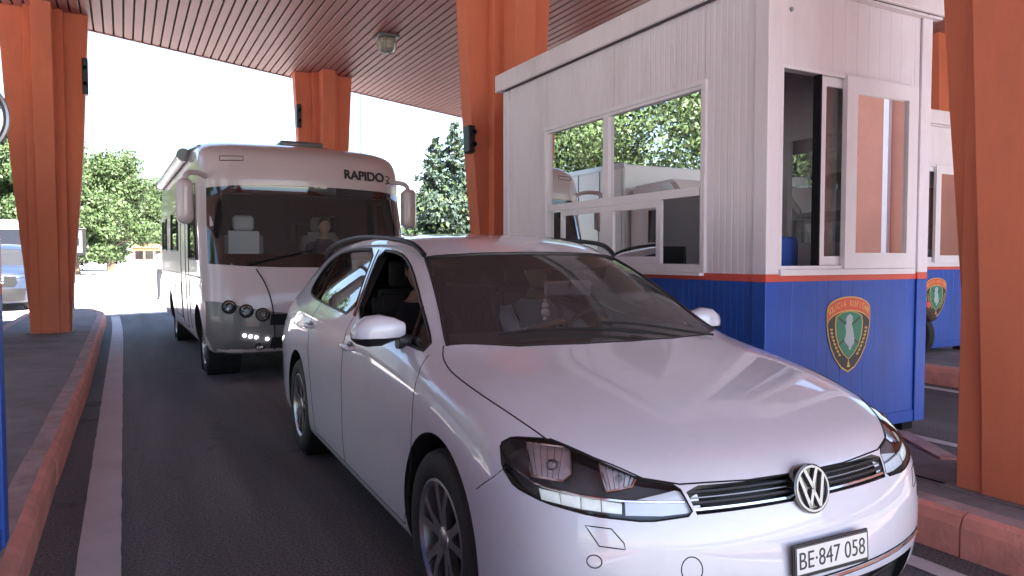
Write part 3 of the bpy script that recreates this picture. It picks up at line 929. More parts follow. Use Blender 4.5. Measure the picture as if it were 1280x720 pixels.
        # washer cover and parking sensor rings
        wc = q([(2.043, -.688, .584), (2.08, -.628, .577), (2.10, -.600, .540), (2.106, -.600, .524), (2.071, -.660, .532)])
        obj('washer_cover', surf_line(car_surf, wc, d, .0018, .02, -.0003, closed=True), 'gap', root, smooth=True)
        ring = q([(2.1 , -.675 + .017 * cos(a), .492 + .017 * sin(a)) for a in [k * pi / 10 for k in range(20)]])
        obj('parking_sensor', surf_line(car_surf, ring, D_F, .0018, .01, -.0003, closed=True), 'gap', root, smooth=True)
        # fog recess
        fg = FOG_R if side == -1 else mir(FOG_R)
        obj('fog_recess', patch(car_surf, fg, Vector((-.85, side * -.5, 0)), -.03, .03), 'gloss_black', root, smooth=True, recalc=False)
    ring = [(2.2, -.428 + .030 * cos(a), .462 + .034 * sin(a)) for a in [k * pi / 12 for k in range(24)]]
    obj('tow_cover', surf_line(car_surf, ring, D_F, .0018, .01, -.0003, closed=True), 'gap', root, smooth=True)
    # grille
    g = bmesh.new()
    G = lambda z, y0=-.385, y1=.385: [(2.2, y0 + (y1 - y0) * k / 12, z + .004 * abs(y0 + (y1 - y0) * k / 12)) for k in range(13)]
    gr = obj('grille', patch(car_surf, GRILLE, D_F, -.035, .05), 'black_plastic', root, smooth=True, recalc=False)
    for z, r, m_ in ((.655, .006, 'black_plastic'), (.641, .0022, 'steel'), (.628, .006, 'black_plastic'), (.611, .0065, 'chrome')):
        bm = surf_line(car_surf, G(z, -.395, .395), D_F, r, .06, -.008)
        obj('grille_bar', bm, m_, gr, smooth=True)
    bm = bmesh.new()
    for z in (.33, .30, .27, .24):
        surf_line(car_surf, G(z, -.5, .5), D_F, .006, .08, -.035, bm)
    li = obj('lower_intake', patch(car_surf, LOWER, D_F, -.06, .06), 'gap', root, smooth=True, recalc=False)
    obj('intake_bar', bm, 'black_plastic', li, smooth=True)
    bm = surf_line(car_surf, [(2.2, y, .367 + .01 * abs(y) - .02 * max(0, abs(y) - .5)) for y in [k * .07 - .63 for k in range(19)]], D_F, .0065, .05, 0)
    obj('chrome_strip', bm, 'chrome', root, smooth=True)
    bm = surf_line(car_surf, [(2.2, y, .377 + .01 * abs(y) - .02 * max(0, abs(y) - .5)) for y in [k * .07 - .63 for k in range(19)]], D_F, .003, .05, 0)
    obj('bumper_gap', bm, 'gap', root, smooth=True)
    # round emblem with the two letters
    t = thing_part('badge', root, (2.192, .004, .630), (0, radians(-12), 0))
    bm = bmesh.new(); lathe(bm, [(.001, -.03), (.070, -.03), (.0735, -.012), (.072, .004), (.066, .006), (.063, .000), (.001, .000)], 40, 'x')
    obj('badge_base', bm, 'gloss_black', t, smooth=True, angle=40)
    bm = bmesh.new(); lathe(bm, [(.0585, .002), (.0605, .008), (.0665, .008), (.0685, .002)], 40, 'x', closed=True)
    obj('badge_ring', bm, 'rim', t, smooth=True, angle=40)
    bm = bmesh.new()
    def stroke(pts, w=.0105):
        # pts in (y,z) seen from the front (image right = +y)
        for (a, b) in zip(pts[:-1], pts[1:]):
            a, b = Vector((0, *a)), Vector((0, *b))
            dd = (b - a).normalized(); n = Vector((0, -dd.z, dd.y)) * w / 2
            a2, b2 = a - dd * w * .2, b + dd * w * .2
            P = [a2 + n, b2 + n, b2 - n, a2 - n]
            extrude_poly([(0.001, p.y, p.z) for p in P], (1, 0, 0), .008, bm)
    stroke([(-.024, .055), (0, .006), (.024, .055)])
    stroke([(-.048, .036), (-.020, -.050), (0, -.004), (.020, -.050), (.048, .036)])
    obj('badge_letters', bm, 'rim', t)
    # number plate
    t = thing_part('number_plate', root, (2.243, .036, .449), (0, radians(-3), radians(0)))
    bm = bmesh.new(); box(bm, -.008, .0, -.158, .158, -.052, .047, bev=.004); obj('plate_holder', bm, 'black_plastic', t)
    bm = bmesh.new(); box(bm, .0005, .004, -.150, .150, -.040, .040, bev=.0015); obj('plate_panel', bm, 'plate', t)
    bm = bmesh.new()
    for (a, b, c, d2) in ((-.150, .150, .0375, .040), (-.150, .150, -.040, -.0375), (-.150, -.1475, -.0375, .0375), (.1475, .150, -.0375, .0375)):
        box(bm, .0042, .0052, a, b, c, d2)
    obj('plate_border', bm, 'print', t)
    tm = text_mesh('BE\u00b7847 058', .071, .0006, .80, bold=-.0004)
    co = [v.co.x for v in tm.vertices]; w = max(co) - min(co); tm.transform(Matrix.Diagonal((.272 / w, 1, 1, 1)))
    zs = [v.co.y for v in tm.vertices]; tm.transform(Matrix.Translation((-(max(co) + min(co)) / 2 * .272 / w, -(max(zs) + min(zs)) / 2, 0)))
    o = link_mesh('plate_text', tm, 'print', t); o.matrix_local = basis_matrix((.0048, 0, 0), (0, 1, 0), (0, 0, 1))
    # windscreen band, wipers, mirror, dashboard, seats
    band = [WIND[0], WIND[1], WIND[2], WIND[3]]
    bm = surf_line(car_surf, WIND, D_WIND, .008, .05, -.004, closed=True)
    obj('windscreen_seal', bm, 'black_plastic', root, smooth=True)
    for a, b in (((1.245, .10, .99), (1.10, -.50, 1.02)), ((1.215, .50, .985), (1.16, -.05, 1.045))):
        bm = surf_line(car_surf, [a, b], (0, 0, -1), .006, .05, .010)
        obj('wiper', bm, 'black_plastic', root, smooth=True)
    bm = bmesh.new()
    pr = [(1.10, .90), (.95, .955), (.62, .965), (.50, .935), (.46, .80), (.48, .60), (1.0, .55)]
    extrude_poly([(x, -.735, z) for x, z in pr], (0, 1, 0), 1.47, bm)
    obj('dashboard', bm, 'interior', root)
    bm = bmesh.new(); polytube(bm, [(.40 + .065 * sin(a), .37 + .185 * cos(a), .86 + .175 * sin(a)) for a in [2 * pi * k / 28 for k in range(28)]], .014, 8, closed=True)
    tube(bm, (.40, .37, .86), (.55, .37, .80), .035, n=12)
    box(bm, .385, .415, .20, .54, .845, .875); obj('steering_wheel', bm, 'interior', root, smooth=True)
    for sx, sy in ((-.12, .37), (-.12, -.37), (-1.0, .37), (-1.0, -.37)):
        bm = bmesh.new()
        box(bm, sx - .02, sx + .50, sy - .25, sy + .25, .42, .56, bev=.05, seg=3)
        r = bmesh.ops.create_cube(bm, size=1); vs = r['verts']
        bmesh.ops.scale(bm, vec=(.14, .48, .62), verts=vs); 
        bmesh.ops.bevel(bm, geom=list({e for v in vs for e in v.link_edges}), offset=.045, segments=3, affect='EDGES')
        nb = [v for v in bm.verts if abs(v.co.x) < .09 and abs(v.co.y) < .26 and abs(v.co.z) < .33 and v.co.z > -.33 and not (v.co.x > .2)]
        bmesh.ops.rotate(bm, verts=nb, cent=(0, 0, 0), matrix=Matrix.Rotation(radians(-16), 3, 'Y'))
        bmesh.ops.translate(bm, verts=nb, vec=(sx - .12, sy, .83))
        st = obj('seat', bm, 'interior', root, smooth=True, angle=40)
        bm = bmesh.new(); box(bm, sx - .27, sx - .18, sy - .13, sy + .13, 1.14, 1.30, bev=.035, seg=3)
        for q2 in (-.06, .06): tube(bm, (sx - .22, sy + q2, 1.05), (sx - .22, sy + q2, 1.17), .007)
        obj('headrest', bm, 'interior', st, smooth=True, angle=40)
    bm = bmesh.new(); box(bm, .755, .785, -.105, .145, 1.135, 1.205, bev=.014, seg=3); tube(bm, (.78, 0.02, 1.18), (.82, 0.02, 1.20), .012)
    im = obj('inside_mirror', bm, 'mirror_back', root, smooth=True, angle=40)
    bm = bmesh.new(); box(bm, .752, .754, -.095, .135, 1.143, 1.197); obj('mirror_glass', bm, 'mirror', im)
    bm = surf_line(car_surf, [(1.5, -.0, .98), (1.5, .0, .98)], (0, 0, -1), .001) if False else bmesh.new(); bm.free()
    return root
def thing_part(name, parent, loc, rot=None):
    o = bpy.data.objects.new(name, None); COL.objects.link(o); o.parent = parent; o.location = loc; o.empty_display_size = .05
    if rot: o.rotation_euler = rot
    return o
car = build_car()
CARM = Matrix.Translation(Vector(CAR_POS)) @ Matrix.Rotation(CAR_YAW, 4, 'Z')
p = CARM @ Vector((-.10, .37, .48))
seated_person('driver in a white short-sleeved shirt at the wheel of the white estate car', tuple(p), CAR_YAW, 'cloth_white', 'cloth_dark', ((.38, .16, .47), (.38, -.16, .47)))
p = CARM @ Vector((-.12, -.37, .48))
seated_person('front passenger in dark clothes sitting in the white estate car, hands in lap', tuple(p), CAR_YAW, 'cloth_dark', 'cloth_dark', ((.30, .05, .25), (.30, -.05, .25)))
# white ornament hanging from the inside mirror
bm = bmesh.new()
tube(bm, (0, 0, .02), (0, 0, .145), .001, n=5)
for z, r in ((0, .017), (-.032, .021), (.025, .010), (-.062, .012)):
    rr = bmesh.ops.create_uvsphere(bm, u_segments=12, v_segments=8, radius=r); bmesh.ops.translate(bm, verts=rr['verts'], vec=(0, 0, z))
tag(obj('hanging_ornament', bm, 'upvc', smooth=True, loc=CARM @ Vector((.745, -.085, 1.09))), 'small white ornament hanging behind the windscreen of the estate car', 'ornament')
# ------------------------------------------------------------------ ground, lanes, islands
def sheet(name, pts, z, material, parent=None):
    bm = bmesh.new(); bm.faces.new([bm.verts.new((x, y, z)) for x, y in pts])
    bmesh.ops.recalc_face_normals(bm, faces=bm.faces[:])
    if bm.faces[:][0].normal.z < 0: bmesh.ops.reverse_faces(bm, faces=bm.faces[:])
    return obj(name, bm, material, parent, recalc=False)
def strip_mesh(name, L, R, z, material):
    bm = bmesh.new()
    a = [bm.verts.new((x, y, z)) for x, y in L]; b = [bm.verts.new((x, y, z)) for x, y in R]
    for i in range(len(L) - 1): bm.faces.new((a[i], b[i], b[i + 1], a[i + 1]))
    return obj(name, bm, material)
g = struct(sheet('ground', [(-900, -900), (900, -900), (900, 900), (-900, 900)], -.004, 'pale_ground'))
struct(sheet('road', [(-34, -48), (60, -48), (60, 21), (17, 21), (1.2, 19.4), (-.3, 18.9), (-7.5, 16.5), (-7.5, 2), (-34, 2)], 0, 'asphalt'))  # far edge near the canopy shade line; unseen rear enlarged to cut bounce light
def ragged(L, amp, rnd):
    return [(x + rnd.uniform(-amp, amp), y) for x, y in L]
rnd = random.Random(3)
def line(x0, x1, y0, y1, bend=0, amp=.0025):
    n = int((y1 - y0) / .12); ys = [y0 + (y1 - y0) * k / n for k in range(n + 1)]
    bx = lambda y: -bend * max(0, (y - 13) / 6) ** 2
    L = ragged([(x0 + bx(y), y) for y in ys], amp, rnd); R = ragged([(x1 + bx(y), y) for y in ys], amp, rnd)
    return struct(strip_mesh('lane_marking', L, R, .004, 'white_line'))
line(-.205, -.036, -8, 18.6, bend=.09)
line(2.93, 3.04, -8, 2.6)
line(7.10, 7.22, -4, 18)
line(5.05, 5.15, -4, 18)
line(-2.55, -2.40, 10, 20)

def island(name, outer, top_z, kerb_w, kerb_sides, label=None):
    """raised island: concrete top plus kerb stones along its left (-1) and right (1) edges; outer(y) gives x0,x1"""
    y0, y1 = outer['y']
    base = outer['poly']
    bm = extrude_poly([(x, y, -.02) for x, y in base], (0, 0, 1), top_z + .015)
    isl = struct(obj(name, bm, 'concrete'))
    return isl
def kerb_run(parent, pts, side, z, w=.15, length=.98, rnd=random.Random(5)):
    """kerb stones one by one along a polyline; side = direction of the road"""
    P = [Vector((x, y, 0)) for x, y in pts]
    for a, b in zip(P[:-1], P[1:]):
        d = b - a; n = max(1, round(d.length / length)); seg = d / n; t = seg.normalized()
        out = Vector((t.y, -t.x, 0)) * side
        for k in range(n):
            s = a + seg * k + t * .004; e = a + seg * (k + 1) - t * .004
            dz = rnd.uniform(-.003, .003); dx = rnd.uniform(-.003, .003)
            bm = bmesh.new(); prof = [(.0, -.02), (.0, z - .055), (-.018, z - .012), (-.05, z + .004), (-w, z + .004), (-w, -.02)]
            A = [bm.verts.new(s + out * (u + dx) + Vector((0, 0, v + (dz if v > 0 else 0)))) for u, v in prof]
            B = [bm.verts.new(e + out * (u + dx) + Vector((0, 0, v + (dz if v > 0 else 0)))) for u, v in prof]
            m = len(prof)
            fs = [bm.faces.new((A[i], B[i], B[(i + 1) % m], A[(i + 1) % m])) for i in range(m)]
            bm.faces.new(A); bm.faces.new(B[::-1])
            for f in (fs[3],): f.material_index = 1
            o = obj('kerb_stone', bm, ['kerb_paint', 'kerb_top'], parent)
K = .185
isl = island('left_island', {'y': (-8, 19), 'poly': [(-.51, -8), (-.47, 16.5), (-.55, 17.9), (-.75, 18.75), (-1.1, 19.0), (-1.5, 18.6), (-1.68, 17.5), (-1.68, -8)]}, K, .15, (1,))
kerb_run(isl, [(-.40, -8), (-.385, -2), (-.365, 4.9), (-.33, 8), (-.33, 16.3), (-.38, 17.6), (-.56, 18.55)], 1, K)
kerb_run(isl, [(-.56, 18.55), (-.95, 19.05), (-1.25, 19.1), (-1.62, 18.7), (-1.83, 17.6), (-1.83, -8)], 1, K, length=1.1)
isl = island('right_island', {'y': (-8, 18), 'poly': [(3.33, -8), (4.05, -8), (4.05, 2.3), (4.42, 2.92), (4.42, 18.6), (3.33, 18.6)]}, K, .15, (1,))
kerb_run(isl, [(3.205, -8), (3.205, 18.6)], -1, K)
kerb_run(isl, [(4.15, -8), (4.15, 2.36), (4.50, 2.90), (4.55, 18.6)], 1, K)
isl = island('far_island', {'y': (-8, 20), 'poly': [(7.53, -8), (9.25, -8), (9.25, 20), (7.53, 20)]}, K, .15, (1,))
kerb_run(isl, [(7.40, -2), (7.40, 20)], -1, K)
# slab joints and dust line on the right island
bm = bmesh.new(); box(bm, 3.60, 3.612, -3, 2.9, K - .003, K + .001); obj('slab_joint', bm, 'gap', isl)

# ------------------------------------------------------------------ canopy
CZ = 5.0
edge = lambda x: 13.98 + .4637 * x
SKE = .4637
canopy = thing('canopy', 'large flat canopy over the lanes with a salmon slatted ceiling and orange edge', 'canopy', (0, 0, CZ))
X0, X1, YB = -7.6, 16.8, -4.3
yb = lambda x: -5.2 + .38 * x  # unseen rear edge, skewed to let more sky light reach column and booth
bm = extrude_poly([(X0, yb(X0), .026), (X1, yb(X1), .026), (X1, edge(X1) - .02, .026), (X0, edge(X0) - .02, .026)], (0, 0, 1), .03)
obj('soffit_backing', bm, 'slat_gap', canopy)
bm = extrude_poly([(X0 - .05, yb(X0) - .05, .06), (X1 + .05, yb(X1) - .05, .06), (X1 + .05, edge(X1) + .03, .06), (X0 - .05, edge(X0) + .03, .06)], (0, 0, 1), .38)
obj('roof', bm, 'orange', canopy)
bm = bmesh.new()
extrude_poly([(X0, edge(X0) - .02, -.012), (X1, edge(X1) - .02, -.012), (X1, edge(X1) + .03, -.012), (X0, edge(X0) + .03, -.012)], (0, 0, 1), .07, bm)
obj('edge_trim', bm, 'slat', canopy)
pitch = .142; n = int((X1 - X0) / pitch)
for k in range(n):
    x = X0 + .01 + k * pitch; w = pitch - .028
    bm = bmesh.new()
    e0, e1 = edge(x) - .022, edge(x + w) - .022
    pr = [(0, .024), (0, .004), (.006, 0), (w - .006, 0), (w, .004), (w, .024)]
    A = [bm.verts.new((x + u, yb(x), z)) for u, z in pr]; B = [bm.verts.new((x + u, e0 + (e1 - e0) * u / w, z)) for u, z in pr]
    for i in range(6): bm.faces.new((A[i], A[(i + 1) % 6], B[(i + 1) % 6], B[i]))
    bm.faces.new(A); bm.faces.new(B)
    obj('ceiling_slat', bm, 'slat', canopy)

def column(x, y, label, rot=0.0, box_side=None):
    t = thing('canopy_column', label, 'column', (x, y, K), rot, 'orange flared columns carrying the canopy')
    H = CZ - K + .02
    def sect(z):
        pts = [(0, .262), (.5, .285), (1.2, .345), (2.1, .425), (3.0, .485), (H, .575)]
        for (a, ea), (b, eb) in zip(pts[:-1], pts[1:]):
            if a <= z <= b: return ea + (eb - ea) * (z - a) / (b - a)
        return .58
    bm = bmesh.new()
    lv = [0, .4, 1.1, 1.5, 1.8, 2.3, 3.0, 3.7, 4.3, H]
    rings = []
    for z in lv:
        E = sect(z); th = .125 + .0 * z; n_ = .25
        q = []
        # arm corner, arm corner, inner step, body corner, inner step for each quadrant
        for k in range(4):
            c, s = [(1, 0), (0, 1), (-1, 0), (0, -1)][k]
            def R(u, v): return (u * c - v * s, u * s + v * c, z)
            q += [R(E, -th), R(E, th), R(n_, th), R(n_, n_)]
            q += [R(th, n_)]
        rings.append([bm.verts.new(p) for p in q])
    m = len(rings[0])
    for A, B in zip(rings[:-1], rings[1:]):
        for i in range(m): bm.faces.new((A[i], A[(i + 1) % m], B[(i + 1) % m], B[i]))
    bm.faces.new(rings[0]); bm.faces.new(rings[-1])
    o = obj('shaft', bm, 'orange', t)
    md = o.modifiers.new('bevel', 'BEVEL'); md.width = .008; md.segments = 2; md.limit_method = 'ANGLE'; md.angle_limit = radians(30)
    bm = bmesh.new(); box(bm, -.30, .30, -.30, .30, -.006, .006)
    obj('footing', bm, 'concrete', t)
    return t
column(-.99, 13.1, 'orange flared column on the left island, left of the lane')
column(3.87, 7.48, 'orange flared column behind the nearest white and blue booth')
column(3.62, 15.0, 'orange flared column rising behind the motorhome roof')
column(3.84, 1.85, 'huge orange column at the right edge, in front of the booth')
column(12.4, 7.5, 'orange column in shade seen above the far booth')
column(-1.03, -2.6, 'unseen orange column added on the left island behind the camera')  # out of view, added for reflections and lighting
column(8.35, -3.6, 'orange column on the far island before its booth')
column(8.35, 12.0, 'orange column on the far island behind its booth')

def signal_box(x, y, z, w, h, label):
    t = thing('signal_box', label, 'signal', (x, y, z), 0, 'dark signal boxes on the columns')
    bm = bmesh.new(); box(bm, -w / 2, w / 2, -.10, .05, -h / 2, h / 2, bev=.012); obj('housing', bm, 'black_plastic', t)
    for k in (-1, 1):
        bm = bmesh.new(); lathe(bm, [(.001, .0), (w * .32, .0), (w * .36, -.05), (w * .36, -.075), (w * .3, -.075), (w * .28, -.02)], 16, 'y', (0, -.09, k * h * .22))
        obj('lens_hood', bm, 'gap', t)
    bm = bmesh.new(); box(bm, -.02, .02, .05, .16, -.03, .03); obj('bracket', bm, 'steel', t)
signal_box(-.47, 13.05, 4.08, .08, .55, 'dark signal box on the right side of the left column')
signal_box(3.12, 14.93, 4.13, .09, .46, 'dark signal box on the column behind the motorhome')
signal_box(3.40, 7.42, 2.62, .08, .30, 'dark signal box on the column behind the near booth')

# ceiling lamp
t = thing('ceiling_lamp', 'round ceiling lamp with a glass bowl under the slatted canopy', 'lamp', (3.92, 11.8, CZ))
bm = bmesh.new(); box(bm, -.17, .17, -.17, .17, -.05, .0, bev=.01); obj('mounting_plate', bm, 'rv_grey', t)
bm = bmesh.new(); lathe(bm, [(.10, -.05), (.15, -.06), (.165, -.13), (.15, -.16)], 28); obj('lamp_body', bm, 'lamp_glass', t, smooth=True, angle=50)
bm = bmesh.new(); lathe(bm, [(.001, -.29), (.07, -.285), (.13, -.25), (.155, -.19), (.15, -.155)][::-1], 28); obj('glass_bowl', bm, 'lamp_glass', t, smooth=True, angle=80)
bm = bmesh.new()
for k in range(6):
    a = k * pi / 3
    polytube(bm, [(.17 * cos(a), .17 * sin(a), -.08), (.175 * cos(a), .175 * sin(a), -.18), (.12 * cos(a), .12 * sin(a), -.28), (.02 * cos(a), .02 * sin(a), -.31)], .006, 6)
obj('lamp_guard', bm, 'steel', t, smooth=True)
bm = bmesh.new(); lathe(bm, [(.001, -.302), (.035, -.300), (.036, -.29), (.001, -.285)], 16); obj('bulb', bm, 'upvc', t, smooth=True)

# ------------------------------------------------------------------ booths
BW, BL, BH = 1.44, 3.17, 2.62          # width (x), length (y), wall height above the floor frame
STR0, STR1 = .93, .972                  # red stripe
def wall_frame(o, u):
    u = Vector(u); return lambda a, z, n, O=Vector(o), U=u, N=Vector((u.y, -u.x, 0)): O + U * a + N * n + Vector((0, 0, z))
def wbox(bm, F, a0, a1, z0, z1, n0, n1):
    v = [bm.verts.new(F(a, z, n)) for a, z, n in ((a0, z0, n0), (a1, z0, n0), (a1, z1, n0), (a0, z1, n0), (a0, z0, n1), (a1, z0, n1), (a1, z1, n1), (a0, z1, n1))]
    for f in ((0, 1, 2, 3), (4, 7, 6, 5), (0, 4, 5, 1), (1, 5, 6, 2), (2, 6, 7, 3), (3, 7, 4, 0)): bm.faces.new([v[i] for i in f])
def ribbed(bm, F, a0, a1, z0, z1, pitch=.052, dep=.0018):
    """sheet metal panel with shallow vertical ribs on the outside, n=0 is the outer face"""
    pr = [(a0, -.045), (a0, 0)]
    k = math.ceil((a0 + .001) / pitch)
    while k * pitch + .012 < a1 - .004:
        c = k * pitch
        if c - .010 > a0 + .004: pr += [(c - .008, 0), (c - .004, -dep), (c + .004, -dep), (c + .008, 0)]
        k += 1
    pr += [(a1, 0), (a1, -.045)]
    A = [bm.verts.new(F(a, z0, n)) for a, n in pr]; B = [bm.verts.new(F(a, z1, n)) for a, n in pr]
    m = len(pr)
    for i in range(m): bm.faces.new((A[i], A[(i + 1) % m], B[(i + 1) % m], B[i]))
    # caps as quads strip to the back edge
    for R in (A, B):
        bm.faces.new(R)
def wall_panels(root, F, length, hole=None, seams=(), p0=.09, p1=None, top=BH, wide=.052):
    """white panels above, blue below, a red stripe between; a hole (a0,a1,z0,z1) stays open"""
    p1 = length - .09 if p1 is None else p1
    cuts = [p0] + [s for s in seams if p0 < s < p1] + [p1]
    g = .0012
    def put(a0, a1, z0, z1, m):
        if a1 - a0 < .01 or z1 - z0 < .01: return
        bm = bmesh.new(); ribbed(bm, F, a0, a1, z0, z1, wide); obj('wall_panel', bm, m, root)
    for a, b in zip(cuts[:-1], cuts[1:]):
        put(a + g, b - g, .06, STR0, 'booth_blue')
        if hole and b > hole[0] and a < hole[1]:
            put(a + g, min(b, hole[0]) - g, STR1, top, 'booth_white') if a < hole[0] - .02 else None
            put(max(a, hole[1]) + g, b - g, STR1, top, 'booth_white') if b > hole[1] + .02 else None
            put(max(a, hole[0]) + g, min(b, hole[1]) - g, STR1, hole[2], 'booth_white')
            put(max(a, hole[0]) + g, min(b, hole[1]) - g, hole[3], top, 'booth_white')
        else: put(a + g, b - g, STR1, top, 'booth_white')
    bm = bmesh.new(); wbox(bm, F, p0 - .01, p1 + .01, STR0, STR1, -.04, .004); obj('red_stripe', bm, 'booth_red', root)
def frame_rect(bm, F, a0, a1, z0, z1, w, n0, n1):
    wbox(bm, F, a0, a1, z0, z0 + w, n0, n1); wbox(bm, F, a0, a1, z1 - w, z1, n0, n1)
    wbox(bm, F, a0, a0 + w, z0 + w, z1 - w, n0, n1); wbox(bm, F, a1 - w, a1, z0 + w, z1 - w, n0, n1)
def sash(parent, F, a0, a1, z0, z1, w, n0, n1, glass='booth_glass', tilt=0.0, name='sash'):
    bm = bmesh.new(); frame_rect(bm, F, a0, a1, z0, z1, w, n0, n1); o = obj(name, bm, 'upvc', parent)
    pane_(parent, F, a0 + w, a1 - w, z0 + w, z1 - w, (n0 + n1) / 2, glass)
    return o
def pane_(parent, F, a0, a1, z0, z1, n, glass='booth_glass', tilt=0.0):
    bm = bmesh.new()
    bm.faces.new([bm.verts.new(F(a, z, n)) for a, z in ((a0, z0), (a1, z0), (a1, z1), (a0, z1))])
    return obj('pane', bm, glass, parent)

def emblem(root, F, ca, cz, W_, H_, n=.004):
    """police shield: red arc with lettering, dark field with gold sprays, green inner shield with the pale map shape"""
    e = thing_part('emblem', root, (0, 0, 0))
    def P(u, v, k): return F(ca + u * W_ / 2, cz + v * H_ / 2, n + k)
    def outline(s=1.0, n_=14):
        R = []
        for k in range(n_ + 1):            # top arc
            a = pi * (.5 + .36 * (1 - 2 * k / n_)); R.append((1.10 * cos(a) * s * .93, (.30 + .70 * sin(a)) * s))
        R = [(-x, y) for x, y in R[::-1]]
        right = [(1.0, .66), (.99, .30), (.93, .0), (.80, -.34), (.58, -.64), (.30, -.88), (0, -1.0)]
        R2 = [(x * s, y * s) for x, y in right]
        arc = [(sin(t) * .99 * s, (.66 + .34 * cos(t) ** 1.0 * 1.0 - .34 * 0) * s if False else (.66 + .34 * (cos(t))) * s) for t in [(-pi / 2) + pi * k / 16 for k in range(17)]]
        return arc + R2[1:] + [(-x, y) for x, y in R2[1:-1][::-1]]
    def plate(pts, k, th, m, name):
        o = bmesh.new(); nv = F(0, 0, 1) - F(0, 0, 0)
        extrude_poly([P(u, v, k) for u, v in pts], nv, th, o); return obj(name, o, m, e)
    M.setdefault('gold', mat('gold', (.72, .46, .13), rough=.5)); M.setdefault('shield_dark', mat('shield_dark', (.035, .03, .03), rough=.5))
    M.setdefault('shield_green', mat('shield_green', (.03, .22, .13), rough=.5)); M.setdefault('shield_red', mat('shield_red', (.68, .10, .05), rough=.5))
    M.setdefault('map_grey', mat('map_grey', (.42, .46, .50), rough=.5))
    plate(outline(1.0), 0, .002, 'gold', 'shield_border')
    plate(outline(.955), .002, .0015, 'shield_dark', 'shield_field')
    # red band following the top arc
    top = [(sin(t) * .955, .63 + .335 * cos(t)) for t in [(-pi / 2) + pi * k / 20 for k in range(21)]]
    low = [(sin(t) * .955, .30 + .345 * cos(t)) for t in [(-pi / 2) + pi * k / 20 for k in range(21)]]
    plate(top + low[::-1], .0036, .0012, 'shield_red', 'name_band')
    lo2 = [(sin(t) * .955, .27 + .345 * cos(t)) for t in [(-pi / 2) + pi * k / 20 for k in range(21)]]
    plate(low + lo2[::-1], .0036, .0014, 'gold', 'band_edge')
    inner = [(-.60, .50), (-.35, .60), (0, .64), (.35, .60), (.60, .50), (.64, .30), (.60, .0), (.47, -.28), (.26, -.50), (0, -.66)]
    inner = inner + [(-x, y) for x, y in inner[5:9][::-1]]
    plate([(x, y * .985 - .01) for x, y in inner], .0037, .001, 'gold', 'inner_border')
    plate([(x * .93, y * .955 - .005) for x, y in inner], .0047, .001, 'shield_green', 'inner_shield')
    mp = [(-.10, .50), (.02, .54), (.14, .48), (.15, .36), (.10, .27), (.17, .14), (.20, 0), (.24, -.12), (.22, -.24), (.12, -.32), (.06, -.42), (.0, -.40), (-.02, -.30), (-.14, -.24), (-.22, -.14), (-.16, 0), (-.15, .12), (-.20, .24), (-.12, .32), (-.17, .40)]
    plate(mp, .0058, .0012, 'map_grey', 'map_shape')
    # crossed dark lines behind the map
    for s in (-1, 1):
        plate([(s * .12, .28), (s * .46, .46), (s * .48, .42), (s * .14, .24)], .0058, .0006, 'shield_dark', 'crossed_line')
        plate([(s * .18, -.10), (s * .44, -.22), (s * .43, -.26), (s * .18, -.14)], .0058, .0006, 'shield_dark', 'crossed_line')
    # gold sprays of leaves
    for s in (-1, 1):
        spray = bmesh.new(); nv = F(0, 0, 1) - F(0, 0, 0)
        for k in range(8):
            t = k / 7; cx, cy = s * (.80 - .36 * t ** 1.6), .12 - .66 * t
            for dd in (-1, 1):
                ang = pi / 2 + s * (.25 + .5 * t) + dd * .55
                dx, dy = cos(ang) * .09, sin(ang) * .075
                extrude_poly([P(cx, cy, .0037), P(cx + dx * .6 - dy * .35, cy + dy * .6 + dx * .3, .0037), P(cx + dx * 1.1, cy + dy * 1.1, .0037), P(cx + dx * .6 + dy * .35, cy + dy * .6 - dx * .3, .0037)], nv, .0012, spray)
        o = obj('leaf_spray', spray, 'gold', e); o['kind'] = 'stuff'
    plate([(-.07, -.86), (.07, -.86), (.04, -.76), (0, -.66), (-.04, -.76)], .0037, .0012, 'gold', 'flame')
    # lettering along the band
    s_ = 'POLICIA KUFITARE'; nn = len(s_)
    for k, ch in enumerate(s_):
        if ch == ' ': continue
        t = (k - (nn - 1) / 2) / (nn - 1) * 2.35
        cx, cy = sin(t) * .955, .465 + .345 * cos(t)
        tm = text_mesh(ch, .050, .0003, .72, bold=.0006)
        o = link_mesh('letter', tm, 'gold', e)
        tx = Vector((cos(t) * W_ / 2, 0, -.345 * sin(t) * H_ / 2 * .6)).normalized()
        U = (F(1, 0, 0) - F(0, 0, 0)); xd = U * tx.x + Vector((0, 0, 1)) * tx.z; nv = F(0, 0, 1) - F(0, 0, 0)
        o.matrix_local = basis_matrix(P(cx, cy, .0052), xd, nv.cross(xd))
    return e

